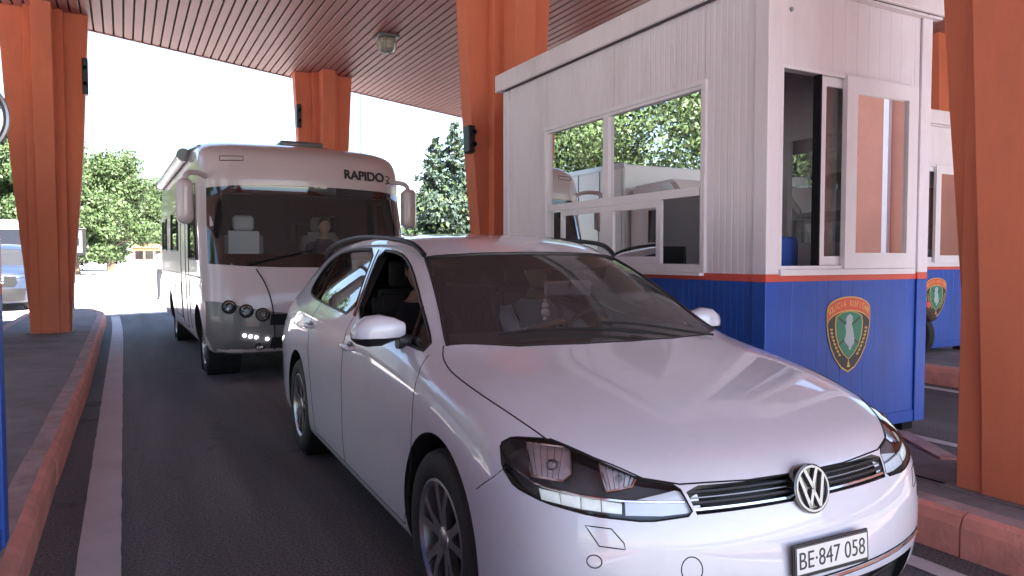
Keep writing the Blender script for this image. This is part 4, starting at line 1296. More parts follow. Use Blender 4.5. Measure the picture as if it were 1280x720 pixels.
def build_booth():
    root = thing('guard_booth', 'nearest white and blue guard booth with an open sliding window and police shield', 'booth', (3.187, 2.95, .245), 0, 'white and blue guard booths on the islands')
    FF = wall_frame((0, 0, 0), (1, 0, 0)); 
    FF = lambda a, z, n: Vector((a, -n, z))                      # front wall faces -y
    FS = lambda a, z, n: Vector((-n, a, z))                      # lane side wall faces -x
    FB = lambda a, z, n: Vector((a, BL + n, z))                  # back
    FR = lambda a, z, n: Vector((BW + n, a, z))                  # far side
    # floor frame, feet, roof
    bm = bmesh.new()
    box(bm, 0, BW, -.006, .06, 0, .075); box(bm, 0, BW, BL - .06, BL + .006, 0, .075); box(bm, -.006, .06, .061, BL - .061, 0, .075); box(bm, BW - .06, BW + .006, .061, BL - .061, 0, .075)
    obj('floor_frame', bm, 'booth_blue', root)
    bm = bmesh.new(); box(bm, .06, BW - .06, .06, BL - .06, .02, .07); obj('floor', bm, 'interior_light', root)
    for x in (.10, BW - .16):
        for y in (.02, BL - .14, BL / 2):
            bm = bmesh.new(); box(bm, x, x + .11, y, y + .11, -.058, 0, bev=.004); obj('foot', bm, 'gap', root)
    bm = bmesh.new(); box(bm, -.0, BW, 0, BL, BH + .002, BH + .03); obj('ceiling', bm, 'interior_light', root)
    bm = bmesh.new(); prf = 0.075
    for (a, b, c, d) in ((-prf, BW + prf, -prf, -prf + .03), (-prf, BW + prf, BL + prf - .03, BL + prf), (-prf, -prf + .03, -prf + .03, BL + prf - .03), (BW + prf - .03, BW + prf, -prf + .03, BL + prf - .03)):
        box(bm, a, b, c, d, BH - .005, BH + .155, bev=.010)
    obj('roof_trim', bm, 'booth_white', root)
    bm = bmesh.new(); box(bm, -prf + .03, BW + prf - .03, -prf + .03, BL + prf - .03, BH + .04, BH + .10); box(bm, -.07, BW + .07, -.045, -.0, BH - .02, BH - .006); obj('roof_sheet', bm, 'booth_white', root)
    # corner posts: white above, blue below, red at the stripe
    for (x, y) in ((0, 0), (BW - .088, 0), (0, BL - .088), (BW - .088, BL - .088)):
        s = .016; x0, x1, y0, y1 = x - (s if x == 0 else 0), x + .088 + (0 if x == 0 else s), y - (s if y == 0 else 0), y + .088 + (0 if y == 0 else s)
        bm = bmesh.new(); box(bm, x0, x1, y0, y1, STR1, BH - .006, bev=.006); po = obj('corner_post', bm, 'booth_white', root)
        bm = bmesh.new(); box(bm, x0 + .001, x1 - .001, y0 + .001, y1 - .001, STR0, STR1); obj('post_stripe', bm, 'booth_red', po)
        bm = bmesh.new(); box(bm, x0, x1, y0, y1, .0, STR0, bev=.006); obj('post_base', bm, 'booth_blue', po)
    # walls with openings
    wz0, wz1 = 1.02, 2.135
    wall_panels(root, FF, BW, (.10, 1.30, wz0, wz1), seams=(.52, ), wide=.105)
    wall_panels(root, FS, BL, (.50, 2.40, wz0 - .02, wz1), seams=(1.45, 2.40))
    wall_panels(root, FB, BW, (.35, 1.05, 1.15, 2.0), seams=(.72,))
    wall_panels(root, FR, BL, (.35, 1.9, 1.15, 2.0), seams=(.35, 1.9))
    # side window
    win = thing_part('side_window', root, (0, 0, 0))
    bm = bmesh.new(); zt = 1.50
    frame_rect(bm, FS, .475, 2.425, wz0 - .045, wz1 + .03, .030, -.05, .022)
    frame_rect(bm, FS, .505, 2.395, wz0 - .015, wz1, .022, -.045, .010)
    obj('window_frame', bm, 'upvc', win)
    bm = bmesh.new(); wbox(bm, FS, .528, 2.372, zt - .045, zt + .012, -.045, .014); obj('transom', bm, 'upvc', win)
    bm = bmesh.new(); wbox(bm, FS, 1.505, 1.572, zt + .0125, wz1 - .0225, -.045, .013); wbox(bm, FS, 1.49, 1.56, wz0 + .0075, zt - .0455, -.045, .013); obj('mullion', bm, 'upvc', win)
    pane_(win, FS, .53, 1.505, zt + .012, wz1 - .022, -.015); pane_(win, FS, 1.572, 2.37, zt + .012, wz1 - .022, -.012)
    sash(win, FS, .90, 1.49, wz0 + .008, zt - .046, .048, -.012, .012)
    pane_(win, FS, 2.13, 2.37, wz0 + .01, zt - .05, -.02)
    sash(win, FS, 1.561, 2.17, wz0 + .008, zt - .046, .045, -.012, .010)
    bm = bmesh.new(); wbox(bm, FS, .49, 2.41, wz0 - .065, wz0 - .046, 0, .045); obj('window_sill', bm, 'upvc', win)
    # front window
    win = thing_part('front_window', root, (0, 0, 0))
    bm = bmesh.new(); frame_rect(bm, FF, .088, 1.31, wz0 - .02, wz1 + .02, .020, -.05, .014); wbox(bm, FF, .09, 1.308, wz0 - .055, wz0 - .021, 0, .028)
    obj('window_frame', bm, 'upvc', win)
    bm = bmesh.new(); wbox(bm, FF, .418, .430, wz0 + .0, wz1, -.045, .008); obj('window_track', bm, 'gap', win)
    sash(win, FF, .432, .85, wz0 + .001, wz1 - .001, .055, -.035, -.008, 'booth_glass_front')
    sash(win, FF, .625, 1.305, wz0 - .018, wz1 + .016, .095, -.004, .030, 'booth_glass_front')
    for F, a0, a1 in ((FB, .35, 1.05), (FR, .35, 1.9)):
        win = thing_part('rear_window', root, (0, 0, 0))
        sash(win, F, a0 - .02, (a0 + a1) / 2 + .01, 1.13, 2.02, .05, -.045, .008); sash(win, F, (a0 + a1) / 2 + .012, a1 + .02, 1.13, 2.02, .05, -.045, .008)
    # inside
    bm = bmesh.new(); box(bm, .06, .55, .30, 2.7, .70, .73, bev=.004); box(bm, .08, .12, .32, .36, .07, .70); box(bm, .08, .12, 2.6, 2.64, .07, .70); box(bm, .50, .54, .32, .36, .07, .70); box(bm, .50, .54, 2.6, 2.64, .07, .70)
    obj('counter', bm, 'interior_light', root)
    # screws and a small dent cover above the window
    for a, z in ((.17, 2.47),):
        bm = bmesh.new(); lathe(bm, [(.001, -.006), (.012, -.006), (.014, .002), (.001, .002)], 10, 'y', (a, -.004, z)); obj('bolt_cover', bm, 'steel', root)
    emblem(root, FF, .705, .60, .40, .465, .0035)
    return root
booth = build_booth()
dup(booth, (7.77, 5.25, .245), 0, 'far white and blue guard booth seen past the orange column, in the next lane')
dup(booth, (-.42, 3.285, .245), pi, 'white and blue guard booth cut off by the left edge of the photo')

def office_chair(x, y, z, rz, label):
    t = thing('office_chair', label, 'chair', (x, y, z), rz)
    M.setdefault('chair_blue', mat('chair_blue', (.05, .12, .50), rough=.7))
    bm = bmesh.new(); box(bm, -.23, .23, -.22, .22, .42, .50, bev=.035, seg=3); obj('seat', bm, 'chair_blue', t, smooth=True, angle=40)
    bm = bmesh.new(); box(bm, -.21, .21, -.27, -.20, .58, 1.13, bev=.033, seg=3); obj('backrest', bm, 'chair_blue', t, smooth=True, angle=40)
    bm = bmesh.new(); polytube(bm, [(0, -.03, .42), (0, -.22, .44), (0, -.25, .62)], .02, 8); tube(bm, (0, 0, .1), (0, 0, .42), .025)
    obj('stem', bm, 'black_plastic', t)
    for k in range(5):
        a = 2 * pi * k / 5; bm = bmesh.new(); tube(bm, (0, 0, .10), (.27 * cos(a), .27 * sin(a), .06), .02, .012, 8); tube(bm, (.27 * cos(a) - .012, .27 * sin(a), .03), (.27 * cos(a) + .012, .27 * sin(a), .03), .029, n=12)
        obj('leg', bm, 'black_plastic', t)
office_chair(3.50, 3.42, .315, .3, 'blue office chair behind the open front window of the near booth')
t = thing('monitor', 'small dark computer monitor on the counter inside the near booth', 'monitor', (3.45, 4.25, .975), radians(-60))
bm = bmesh.new(); box(bm, -.24, .24, -.02, .01, .10, .42, bev=.008); obj('screen', bm, 'black_plastic', t)
bm = bmesh.new(); box(bm, -.02, .02, .011, .03, .0, .2); box(bm, -.10, .10, -.06, .09, .0, .012); obj('stand', bm, 'black_plastic', t)
# round mirror on the left booth
t = thing('round_mirror', 'round grey-rimmed mirror fixed to the corner of the left booth', 'mirror', (-.50, 3.36, 1.84))
bm = bmesh.new(); polytube(bm, [(.118 * cos(a), 0, .135 * sin(a)) for a in [2 * pi * k / 36 for k in range(36)]], .012, 8, closed=True); obj('rim', bm, 'steel', t, smooth=True)
bm = bmesh.new(); lathe(bm, [(.001, -.03), (.06, -.022), (.117, 0), (.117, .008), (.001, .008)], 32, 'y'); obj('glass', bm, 'mirror', t, smooth=True)
bm = bmesh.new(); tube(bm, (-.05, .0, 0), (-.05, -.08, 0), .015); obj('bracket', bm, 'steel', t)
# ------------------------------------------------------------------ motorhome behind the car
RVP, RVYAW = (1.90, 8.05, 0), radians(-90 + 1.0)
def rv_mesh():
    # z: (front x, half width, corner radius)
    prof = [(.26, -.10, 1.00, .30), (.30, -.02, 1.06, .34), (.45, .0, 1.10, .36), (.62, .0, 1.115, .38), (.72, -.005, 1.12, .38), (.95, -.03, 1.125, .40), (1.15, -.085, 1.13, .42), (1.235, -.115, 1.13, .42),
            (1.50, -.20, 1.13, .42), (1.80, -.305, 1.128, .42), (2.05, -.39, 1.122, .42), (2.12, -.375, 1.12, .40), (2.20, -.375, 1.118, .40), (2.35, -.41, 1.11, .40), (2.47, -.475, 1.10, .42), (2.55, -.60, 1.085, .45), (2.62, -.85, 1.06, .5), (2.70, -1.30, 1.04, .5), (2.77, -1.9, 1.02, .5), (2.82, -2.7, .98, .5), (2.84, -3.2, .80, .5)]
    prof = [(z, xf, hw * 1.035, r) for z, xf, hw, r in prof]
    XR = -7.0
    V, F = [], []; n = None
    for z, xf, hw, r in prof:
        ring = []
        # half outline from the rear centre round the right side to the front centre
        rr = .10
        for t in (0, .35, .7, .94): ring.append((XR, -hw * t))
        for k in range(4): a = pi / 2 * (k + .5) / 4; ring.append((XR + rr - rr * cos(a), -(hw - rr) - rr * sin(a)))
        xs = [-6.6, -6.0, -5.3, -4.6, -3.9, -3.2, -2.6, -2.0, -1.5]
        xe = xf - r - .08 * 0
        for x in xs: ring.append((min(x, xe - .35 - (xs[-1] - x) * .5) if x > xe - .4 else x, -hw))
        ring.append((xe - .12, -hw))
        for k in range(8):
            a = pi / 2 * (k + .5) / 8; ring.append((xe + r * sin(a), -(hw - r) - r * cos(a)))
        bow = .07
        for t in (.75, .5, .25, 0): 
            y = (hw - r) * t; ring.append((xf + bow * (1 - t * t) - .0, -y))
        full = ring + [(x, -y) for x, y in ring[1:-1][::-1]]
        n = len(full)
        V += [(x, y, z) for x, y in full]
    m = len(prof)
    for i in range(m - 1):
        for k in range(n):
            F.append((i * n + k, i * n + (k + 1) % n, (i + 1) * n + (k + 1) % n, (i + 1) * n + k))
    F.append(list(range(n))); F.append([(m - 1) * n + k for k in range(n)][::-1])
    return cage_mesh(V, F, 1)
def build_motorhome():
    me = rv_mesh(); surf = Surf(me)
    root = thing('motorhome', 'white motorhome with grey bumper waiting right behind the estate car', 'motorhome', RVP, RVYAW)
    b = me.copy()
    for k in ('rv_paint', 'interior', 'rv_grey', 'gap'): b.materials.append(M[k])
    body = link_mesh('body', b, None)
    ws = [(-.1, y, z) for y, z in [(-1.105, 1.25), (-.8, 1.225), (-.4, 1.21), (0, 1.205), (.4, 1.21), (.8, 1.225), (1.105, 1.25), (1.10, 1.6), (1.085, 2.075), (.8, 2.10), (.4, 2.112), (0, 2.116), (-.4, 2.112), (-.8, 2.10), (-1.085, 2.075), (-1.10, 1.6)]]
    wi = [(-.1, y, z) for y, z in [(-.98, 1.33), (-.4, 1.30), (0, 1.295), (.4, 1.30), (.98, 1.33), (.97, 1.7), (.95, 2.02), (.4, 2.05), (0, 2.055), (-.4, 2.05), (-.95, 2.02), (-.97, 1.7)]]
    dF = Vector((-1, 0, 0))
    cab = [(-.78, 0, 1.30), (-.92, 0, 1.66), (-1.06, 0, 2.03), (-1.62, 0, 2.03), (-1.62, 0, 1.30)]
    saloon = [(-3.25, 0, 1.42), (-3.25, 0, 1.98), (-4.35, 0, 1.98), (-4.35, 0, 1.42)]
    rearw = [(-5.4, 0, 1.45), (-5.4, 0, 1.95), (-6.3, 0, 1.95), (-6.3, 0, 1.45)]
    cav = bmesh.new(); 
    R = []
    for x, zt in ((-.36, 1.24), (-.58, 2.02), (-.70, 2.30), (-1.3, 2.45), (-3, 2.6), (-6.9, 2.6)):
        hw = .86 if x > -.6 else 1.06
        R.append([cav.verts.new(v) for v in ((x, -hw, .50), (x, -hw, zt), (x, hw, zt), (x, hw, .50))])
    for A, B in zip(R[:-1], R[1:]):
        for i in range(4): cav.faces.new((A[i], A[(i + 1) % 4], B[(i + 1) % 4], B[i]))
    cav.faces.new(R[0]); cav.faces.new(R[-1])
    tools = [cav, cutter(wi, dF, .7, .75, flat=.1)]
    for o_ in (cab, saloon, rearw): tools.append(cutter(o_, Vector((0, 1, 0)), 1.4, 1.4, flat=0))
    for wx in (-.95, -4.88):
        for s in (-1, 1):
            bm = bmesh.new(); tube(bm, (wx, s * .74, .36), (wx, s * 1.3, .36), .43, n=48); tools.append(bm)
    for z0, z1 in ((.60, .72), (.36, .47)):
        bm = bmesh.new(); box(bm, -.09, .3, -.52, .52, z0, z1); tools.append(bm)
    cut(body, tools); body.parent = root
    inner = restore_normals(body, surf)
    for i in inner: body.data.polygons[i].material_index = 1
    ins = set(inner)
    for p_ in body.data.polygons:
        c = p_.center
        if p_.index in ins:
            if c.z < .8: p_.material_index = 3
            continue
    # grey bumper as a fitted shell, proud of the body
    yy = [-1.135, -1.05, -.9, -.7, -.5, -.25, 0, .25, .5, .7, .9, 1.05, 1.135]
    topz = lambda y: .70 + .155 * min(1, (abs(y) / 1.0)) ** 2
    out = [(0, y, topz(y)) for y in yy] + [(0, 1.135, .5), (0, 1.05, .275)] + [(0, y, .275) for y in (.8, .4, 0, -.4, -.8)] + [(0, -1.05, .275), (0, -1.135, .5)]
    bm = patch(surf, [p for p in out], dF, .012, .07)
    bs = link_mesh('bumper', bpy.data.meshes.new('bumper'), None)
    bm.to_mesh(bs.data); bm.free(); bs.data.materials.append(M['rv_grey'])
    for p_ in bs.data.polygons: p_.use_smooth = True
    bs.parent = root
    for z0, z1 in ((.60, .715), (.36, .47)):
        bm = bmesh.new(); oo = [(0, y, z0 if i == 0 else z1) for i in (0, 1) for y in ([-.55, -.3, 0, .3, .55] if i == 0 else [.53, .3, 0, -.3, -.53])]
        obj('intake', patch(surf, oo, dF, .016, .06), 'gap', root, smooth=True, recalc=False)
    # windscreen: black surround then glass
    bm = patch(surf, ws, dF, .004, .06)
    # remove the part over the glass
    rm = []
    for f in bm.faces:
        c = f.calc_center_median()
        if abs(c.y) < .955 and 1.34 < c.z < 2.035: rm.append(f)
    bmesh.ops.delete(bm, geom=rm, context='FACES')
    obj('windscreen_surround', bm, 'gloss_black', root, smooth=True, angle=180, recalc=False)
    obj('windscreen', patch(surf, [(0, y * 1.0, z) for _, y, z in wi], dF, -.004, .08), 'car_glass', root, smooth=True, angle=180, recalc=False)
    # side windows
    for s, d in ((-1, Vector((0, 1, 0))), (1, Vector((0, -1, 0)))):
        for w_, nm in ((cab, 'cab_window'), (saloon, 'saloon_window'), (rearw, 'rear_window')):
            o = obj(nm, patch(surf, [(x, s, z) for x, y, z in w_], d, .004, .12), 'side_glass', root, smooth=True, angle=180, recalc=False)
            bm = surf_line(surf, [(x, s, z) for x, y, z in w_], d, .016, .1, .004, closed=True); obj('window_rim', bm, 'black_plastic', o, smooth=True)
        g = bmesh.new()
        surf_line(surf, [(-1.75, s, .45), (-1.75, s, 2.10), (-1.68, s, 2.16), (-1.0, s, 2.16), (-.80, s, 1.75), (-.66, s, 1.28)], d, .006, .1, 0, g)
        obj('panel_gap', g, 'gap', root, smooth=True)
        g = bmesh.new()
        surf_line(surf, [(-2.15, s, .42), (-2.15, s, 2.15), (-2.80, s, 2.15), (-2.80, s, .42)], d, .006, .1, 0, g, closed=True)
        dr = obj('door_gap', g, 'gap', root, smooth=True)
        for hx, hz in ((-1.66, 1.12), (-2.24, 1.15)):
            bm = bmesh.new(); box(bm, hx - .07, hx + .07, s * 1.13, s * 1.155, hz - .02, hz + .02, bev=.008); obj('door_handle', bm, 'black_plastic', root)
        for a, b_ in ((-2.9, -3.9), (-5.5, -6.4)):
            g = bmesh.new(); surf_line(surf, [(a, s, .5), (a, s, .98), (b_, s, .98), (b_, s, .5)], d, .005, .12, 0, g, closed=True); obj('locker_gap', g, 'gap', root, smooth=True)
        g = bmesh.new(); surf_line(surf, [(-.55, s, 1.10), (-3, s, 1.10), (-6.9, s, 1.10)], d, .010, .2, 0, g); obj('side_trim', g, 'rv_grey', root, smooth=True)
        # mirror pods
        mr = thing_part('door_mirror', root, (-.26, s * (1.33 if s < 0 else 1.13), 1.90))
        bm = bmesh.new(); box(bm, -.085, .095, -.085, .085, -.235, .235, bev=.075, seg=5); obj('mirror_case', bm, 'rv_paint', mr, smooth=True, angle=60)
        bm = bmesh.new(); polytube(bm, smooth_loop([(0, 0, .20), (-.02, -s * .02, .30), (-.22, -s * .16, .33), (-.34, -s * .27, .28)], 2, False), .028, 8); obj('mirror_arm', bm, 'rv_paint', mr, smooth=True)
        bm = bmesh.new(); box(bm, -.095, -.086, -.065, .065, -.20, .20, bev=.003); obj('mirror_glass', bm, 'mirror', mr)
    # awning along the roof edge on the right side
    bm = bmesh.new(); polytube(bm, [(-2.2, -1.17, 2.62), (-6.7, -1.17, 2.62)], .072, 14); aw = obj('awning', bm, 'upvc', root, smooth=True, angle=50)
    for xx in (-2.17, -6.73):
        bm = bmesh.new(); polytube(bm, [(xx - .04, -1.17, 2.62), (xx + .04, -1.17, 2.62)], .085, 14); obj('awning_end', bm, 'rv_grey', aw, smooth=True, angle=50)
    bm = bmesh.new(); polytube(bm, [(-1.2, -1.08, 2.60), (-2.1, -1.09, 2.68), (-6.8, -1.05, 2.74)], .03, 8); obj('roof_edge_trim', bm, 'rv_grey', root, smooth=True)
    # roof hatch
    bm = bmesh.new(); box(bm, -2.6, -1.9, -.02, .55, 2.78, 2.865, bev=.03, seg=3); box(bm, -2.65, -1.85, -.07, .60, 2.74, 2.79, bev=.01)
    obj('roof_hatch', bm, 'rv_grey', root, smooth=True, angle=40)
    # bonnet seam
    for s in (-1, 1):
        g = surf_line(surf, smooth_loop([(0, s * .66, 1.19), (0, s * .58, 1.05), (0, s * .52, .85), (0, s * .50, .60), (0, s * .50, .34)], 2, False), dF, .006, .05, .014); obj('bonnet_gap', g, 'gap', root, smooth=True)
        # round lamps
        for k, (y, z) in enumerate(((-.94, .80), (-.78, .755), (-.62, .715))):
            loc, n = surf.hit((0, -s * y * -1 if s == 1 else y, z), dF)
            ln = obj('headlamp', lathe(bmesh.new(), [(.001, -.01), (.045, -.01), (.062, .0), (.062, .030), (.048, .034), (.040, .006), (.001, -.004)], 24, 'x'), 'chrome' if k != 2 else 'lamp_glass', root, smooth=True, angle=40, loc=loc + n * .01)
            bm = bmesh.new(); bmesh.ops.create_uvsphere(bm, u_segments=16, v_segments=10, radius=.044)
            for v in bm.verts: v.co.x *= .3
            obj('lamp_lens', bm, 'clear', ln, smooth=True, loc=(.022, 0, 0))
            bm = bmesh.new(); lathe(bm, [(.060, .0), (.072, .0), (.072, .030), (.060, .036)], 24, 'x', closed=True); obj('lamp_bezel', bm, 'black_plastic', ln, smooth=True, angle=40)
        for y, z in ((-.80, .500), (-.74, .488), (-.685, .478), (-.575, .455)):
            loc, n = surf.hit((0, s * -y if s == 1 else y, z), dF)
            bm = bmesh.new(); bmesh.ops.create_uvsphere(bm, u_segments=12, v_segments=8, radius=.016)
            obj('daylight_lamp', bm, 'lamp_on', root, smooth=True, loc=loc + n * .012)
        loc, n = surf.hit((0, s * .66, .385), dF)
        obj('fog_lamp', lathe(bmesh.new(), [(.001, .0), (.030, .0), (.045, .012), (.045, .03), (.036, .03), (.030, .014), (.001, .010)], 20, 'x'), 'chrome', root, smooth=True, angle=40, loc=loc + n * .008)
    # name on the front cap
    tm = text_mesh('RAPIDO', .15, .004, 1.0, bold=.004)
    co = [v.co.x for v in tm.vertices]; tm.transform(Matrix.Translation((-(max(co) + min(co)) / 2, 0, 0))); tm.transform(Matrix.Diagonal((.50 / (max(co) - min(co)), 1, 1, 1)))
    loc, n = surf.hit((0, .62, 2.265), dF)
    o = link_mesh('name_lettering', tm, 'print', root)
    t_ = Vector((0, 1, 0)); t_ = (t_ - n * t_.dot(n)).normalized()
    o.matrix_local = basis_matrix(loc + n * .012, t_, n.cross(t_))
    # lay the letters on the curved cap
    inv = o.matrix_local.inverted()
    for v in tm.vertices:
        p_ = o.matrix_local @ v.co; h, nn = surf.hit((0, p_.y, p_.z), dF)
        if h is not None: v.co = inv @ (h + nn * (.004 if v.co.z < 0 else .008))
    bm = surf_line(surf, smooth_loop([(0, .90, 2.29), (0, .955, 2.285), (0, .945, 2.25), (0, .90, 2.24), (0, .955, 2.21), (0, .895, 2.20)], 1, False), dF, .006, .02, .006); obj('small_logo', bm, 'print', root, smooth=True)
    g = surf_line(surf, [(0, -.95, 2.42), (0, -.95, 2.37), (0, -.72, 2.375), (0, -.72, 2.425)], dF, .004, .04, .002, closed=True); obj('vent_outline', g, 'gap', root, smooth=True)
    for x in (-.95, -4.88):
        for s in (-1, 1):
            wheel(root, x, s * .99, s)
            bm = bmesh.new(); lathe(bm, [(.428, s * .75), (.428, s * 1.09)], 36, 'y', (x, 0, .36))
            bmesh.ops.delete(bm, geom=[f for f in bm.faces if len(f.verts) > 4 and abs(f.calc_center_median().y) > .9], context='FACES'); obj('arch_liner', bm, 'gap', root)
    # cab inside
    bm = bmesh.new(); extrude_poly([(-.42, -.85, 1.20), (-.95, -.85, 1.18), (-1.0, -.85, .95), (-.42, -.85, .95)], (0, 1, 0), 1.7, bm); obj('dashboard', bm, 'interior', root)
    for y, cover in ((-.50, 'cloth_white'), (.50, 'interior_light')):
        bm = bmesh.new(); box(bm, -1.95, -1.45, y - .26, y + .26, .85, 1.02, bev=.05); box(bm, -2.02, -1.88, y - .25, y + .25, 1.0, 1.62, bev=.05)
        st = obj('seat', bm, 'interior_light', root, smooth=True, angle=40)
        bm = bmesh.new(); box(bm, -1.885, -1.865, y - .19, y + .19, 1.15, 1.66, bev=.008); box(bm, -2.0, -1.86, y - .13, y + .13, 1.665, 1.86, bev=.05, seg=3); obj('seat_cover', bm, cover, st, smooth=True, angle=40)
    for a, b_ in (((0, -.75, 1.235), (0, -.05, 1.40)), ((0, .10, 1.225), (0, .80, 1.40))):
        obj('wiper', surf_line(surf, [a, b_], dF, .010, .08, .022), 'black_plastic', root, smooth=True)
    bm = bmesh.new(); polytube(bm, [(-1.05 + .09 * sin(a), .50 + .21 * cos(a), 1.25 + .12 * sin(a)) for a in [2 * pi * k / 24 for k in range(24)]], .015, 8, closed=True); obj('steering_wheel', bm, 'interior', root)
    bm = bmesh.new(); box(bm, -.72, -.55, -.93, .93, 2.03, 2.10, bev=.01); obj('sun_blind', bm, 'rv_grey', root)
    return root
rv = build_motorhome()
RVM = Matrix.Translation(Vector(RVP)) @ Matrix.Rotation(RVYAW, 4, 'Z')
seated_person('driver in dark clothes at the wheel of the motorhome behind its windscreen', tuple(RVM @ Vector((-1.66, .50, .98))), RVYAW, 'cloth_dark', 'cloth_dark', ((.50, .17, .36), (.50, -.17, .36)))

# ------------------------------------------------------------------ distant things on the left
def simple_car(root, paint, sc, body_z=1.0):
    """upright four-wheel-drive built on the same kind of shell"""
    me = car_me.copy(); me.transform(Matrix.Diagonal(sc).to_4x4())
    for v in me.vertices:                       # squarer nose and higher bonnet
        if v.co.x > 1.2 * sc[0]:
            k = min(1, (v.co.x / sc[0] - 1.2) / .8); v.co.z += .10 * k * max(0, min(1, (v.co.z - .6) / .3))
    me.update(); surf = Surf(me)
    me.materials.append(M[paint]); me.materials.append(M['interior'])
    body = link_mesh('body', me.copy(), None)
    S3 = lambda l: [(x * sc[0], y * sc[1], z * sc[2]) for x, y, z in l]
    cv = cavity(); bmesh.ops.scale(cv, vec=sc, verts=cv.verts)
    tools = [cv, cutter(S3(WIND), D_WIND, .25, .22)]
    for wx in (1.3175, -1.3175):
        for s in (-1, 1):
            bm = bmesh.new(); tube(bm, (wx * sc[0], s * .66, .39), (wx * sc[0], s * 1.1, .39), .43, n=40); tools.append(bm)
    cut(body, tools); body.parent = root
    for i in restore_normals(body, surf): body.data.polygons[i].material_index = 1
    obj('windscreen', patch(surf, S3(WIND), D_WIND, -.005, .1), 'car_glass', root, smooth=True, angle=180, recalc=False)
    for s, d in ((-1, D_R), (1, D_L)):
        for w_ in (SIDE_FRONT, SIDE_REAR):
            obj('window', patch(surf, [(x * sc[0], s, z * sc[2]) for x, y, z in w_], d, .003, .1), 'gloss_black', root, smooth=True, angle=180, recalc=False)
        H = [(2.1 * sc[0], s * y, z) for y, z in ((.44, .88), (.60, .90), (.78, .93), (.80, .84), (.60, .80), (.44, .80))]
        h = obj('headlight', patch(surf, H, D_F, .006, .05), 'chrome', root, smooth=True, angle=180, recalc=False)
        bm = surf_line(surf, H, D_F, .008, .05, .004, closed=True); obj('headlight_edge', bm, 'gap', h)
        bm = bmesh.new(); box(bm, .78, .90, s * .93, s * 1.14, 1.12, 1.28, bev=.04, seg=3); obj('door_mirror', bm, 'black_plastic', root, smooth=True, angle=40)
    gr = obj('grille', patch(surf, [(2.2, y, z) for y, z in ((-.62, .86), (0, .88), (.62, .86), (.66, .70), (.60, .60), (-.60, .60), (-.66, .70))], D_F, .008, .06), 'gap', root, smooth=True, recalc=False)
    for z in (.83, .77, .71): obj('grille_bar', surf_line(surf, [(2.2, y, z) for y in (-.38, -.2, 0, .2, .38)], D_F, .012, .08, .012), 'steel', gr, smooth=True)
    obj('bumper', patch(surf, [(2.2, y, z) for y, z in ((-.82, .56), (0, .58), (.82, .56), (.78, .27), (0, .25), (-.78, .27))], D_F, .010, .07), 'black_plastic', root, smooth=True, recalc=False)
    bm = bmesh.new(); box(bm, 2.225 * sc[0], 2.24 * sc[0], -.26, .26, .52, .63); obj('number_plate', bm, 'plate', root)
    for wx in (1.3175, -1.3175):
        for s in (-1, 1):
            w = wheel(root, wx * sc[0], s * .82, s); w.scale = (1.18, 1.1, 1.18); w.location.z = .373
M['suv_paint'] = mat('suv_paint', (.025, .035, .065), rough=.35, coat=.3)
suv = thing('parked_suv', 'dark blue off-road car facing the camera beyond the left column', 'car', (-2.98, 23.6, 0), radians(-90))
simple_car(suv, 'suv_paint', (1.0, 1.06, 1.16))
van = thing('panel_van', 'tall white van standing behind the dark blue off-road car', 'van', (-3.35, 31.0, 0), radians(-90))
M['van_paint'] = mat('van_paint', (.72, .72, .74), rough=.35, coat=.5)
bm = bmesh.new()
pr = [(2.6, .35), (2.62, .85), (2.45, 1.05), (1.75, 1.25), (1.15, 2.35), (.8, 2.62), (-2.6, 2.66), (-2.75, 2.3), (-2.78, .35)]
extrude_poly([(x, -.98, z) for x, z in pr], (0, 1, 0), 1.96, bm)
bmesh.ops.bevel(bm, geom=bm.edges[:], offset=.07, segments=3, affect='EDGES')
obj('body', bm, 'van_paint', van, smooth=True, angle=50)
bm = bmesh.new(); bm.faces.new([bm.verts.new(v) for v in ((1.74, -.85, 1.30), (1.74, .85, 1.30), (1.19, .78, 2.28), (1.19, -.78, 2.28))])
bmesh.ops.translate(bm, verts=bm.verts, vec=(.02, 0, .012)); bmesh.ops.solidify(bm, geom=bm.faces[:], thickness=.01); obj('windscreen', bm, 'gloss_black', van)
for s in (-1, 1):
    bm = bmesh.new(); box(bm, 2.50, 2.635, s * .62, s * .92, .78, 1.0, bev=.03); obj('headlight', bm, 'chrome', van)
    bm = bmesh.new(); box(bm, 1.35, 1.5, s * 1.0, s * 1.22, 1.35, 1.75, bev=.04); obj('door_mirror', bm, 'black_plastic', van)
    for x in (1.75, -1.8): 
        w = wheel(van, x, s * .86, s); w.scale = (1.1, 1.1, 1.1); w.location.z = .348
bm = bmesh.new(); box(bm, 2.60, 2.66, -.5, .5, .62, .86, bev=.02); obj('grille', bm, 'gap', van)
bm = bmesh.new(); box(bm, 2.5, 2.70, -.96, .96, .33, .58, bev=.05, seg=3); obj('bumper', bm, 'black_plastic', van)

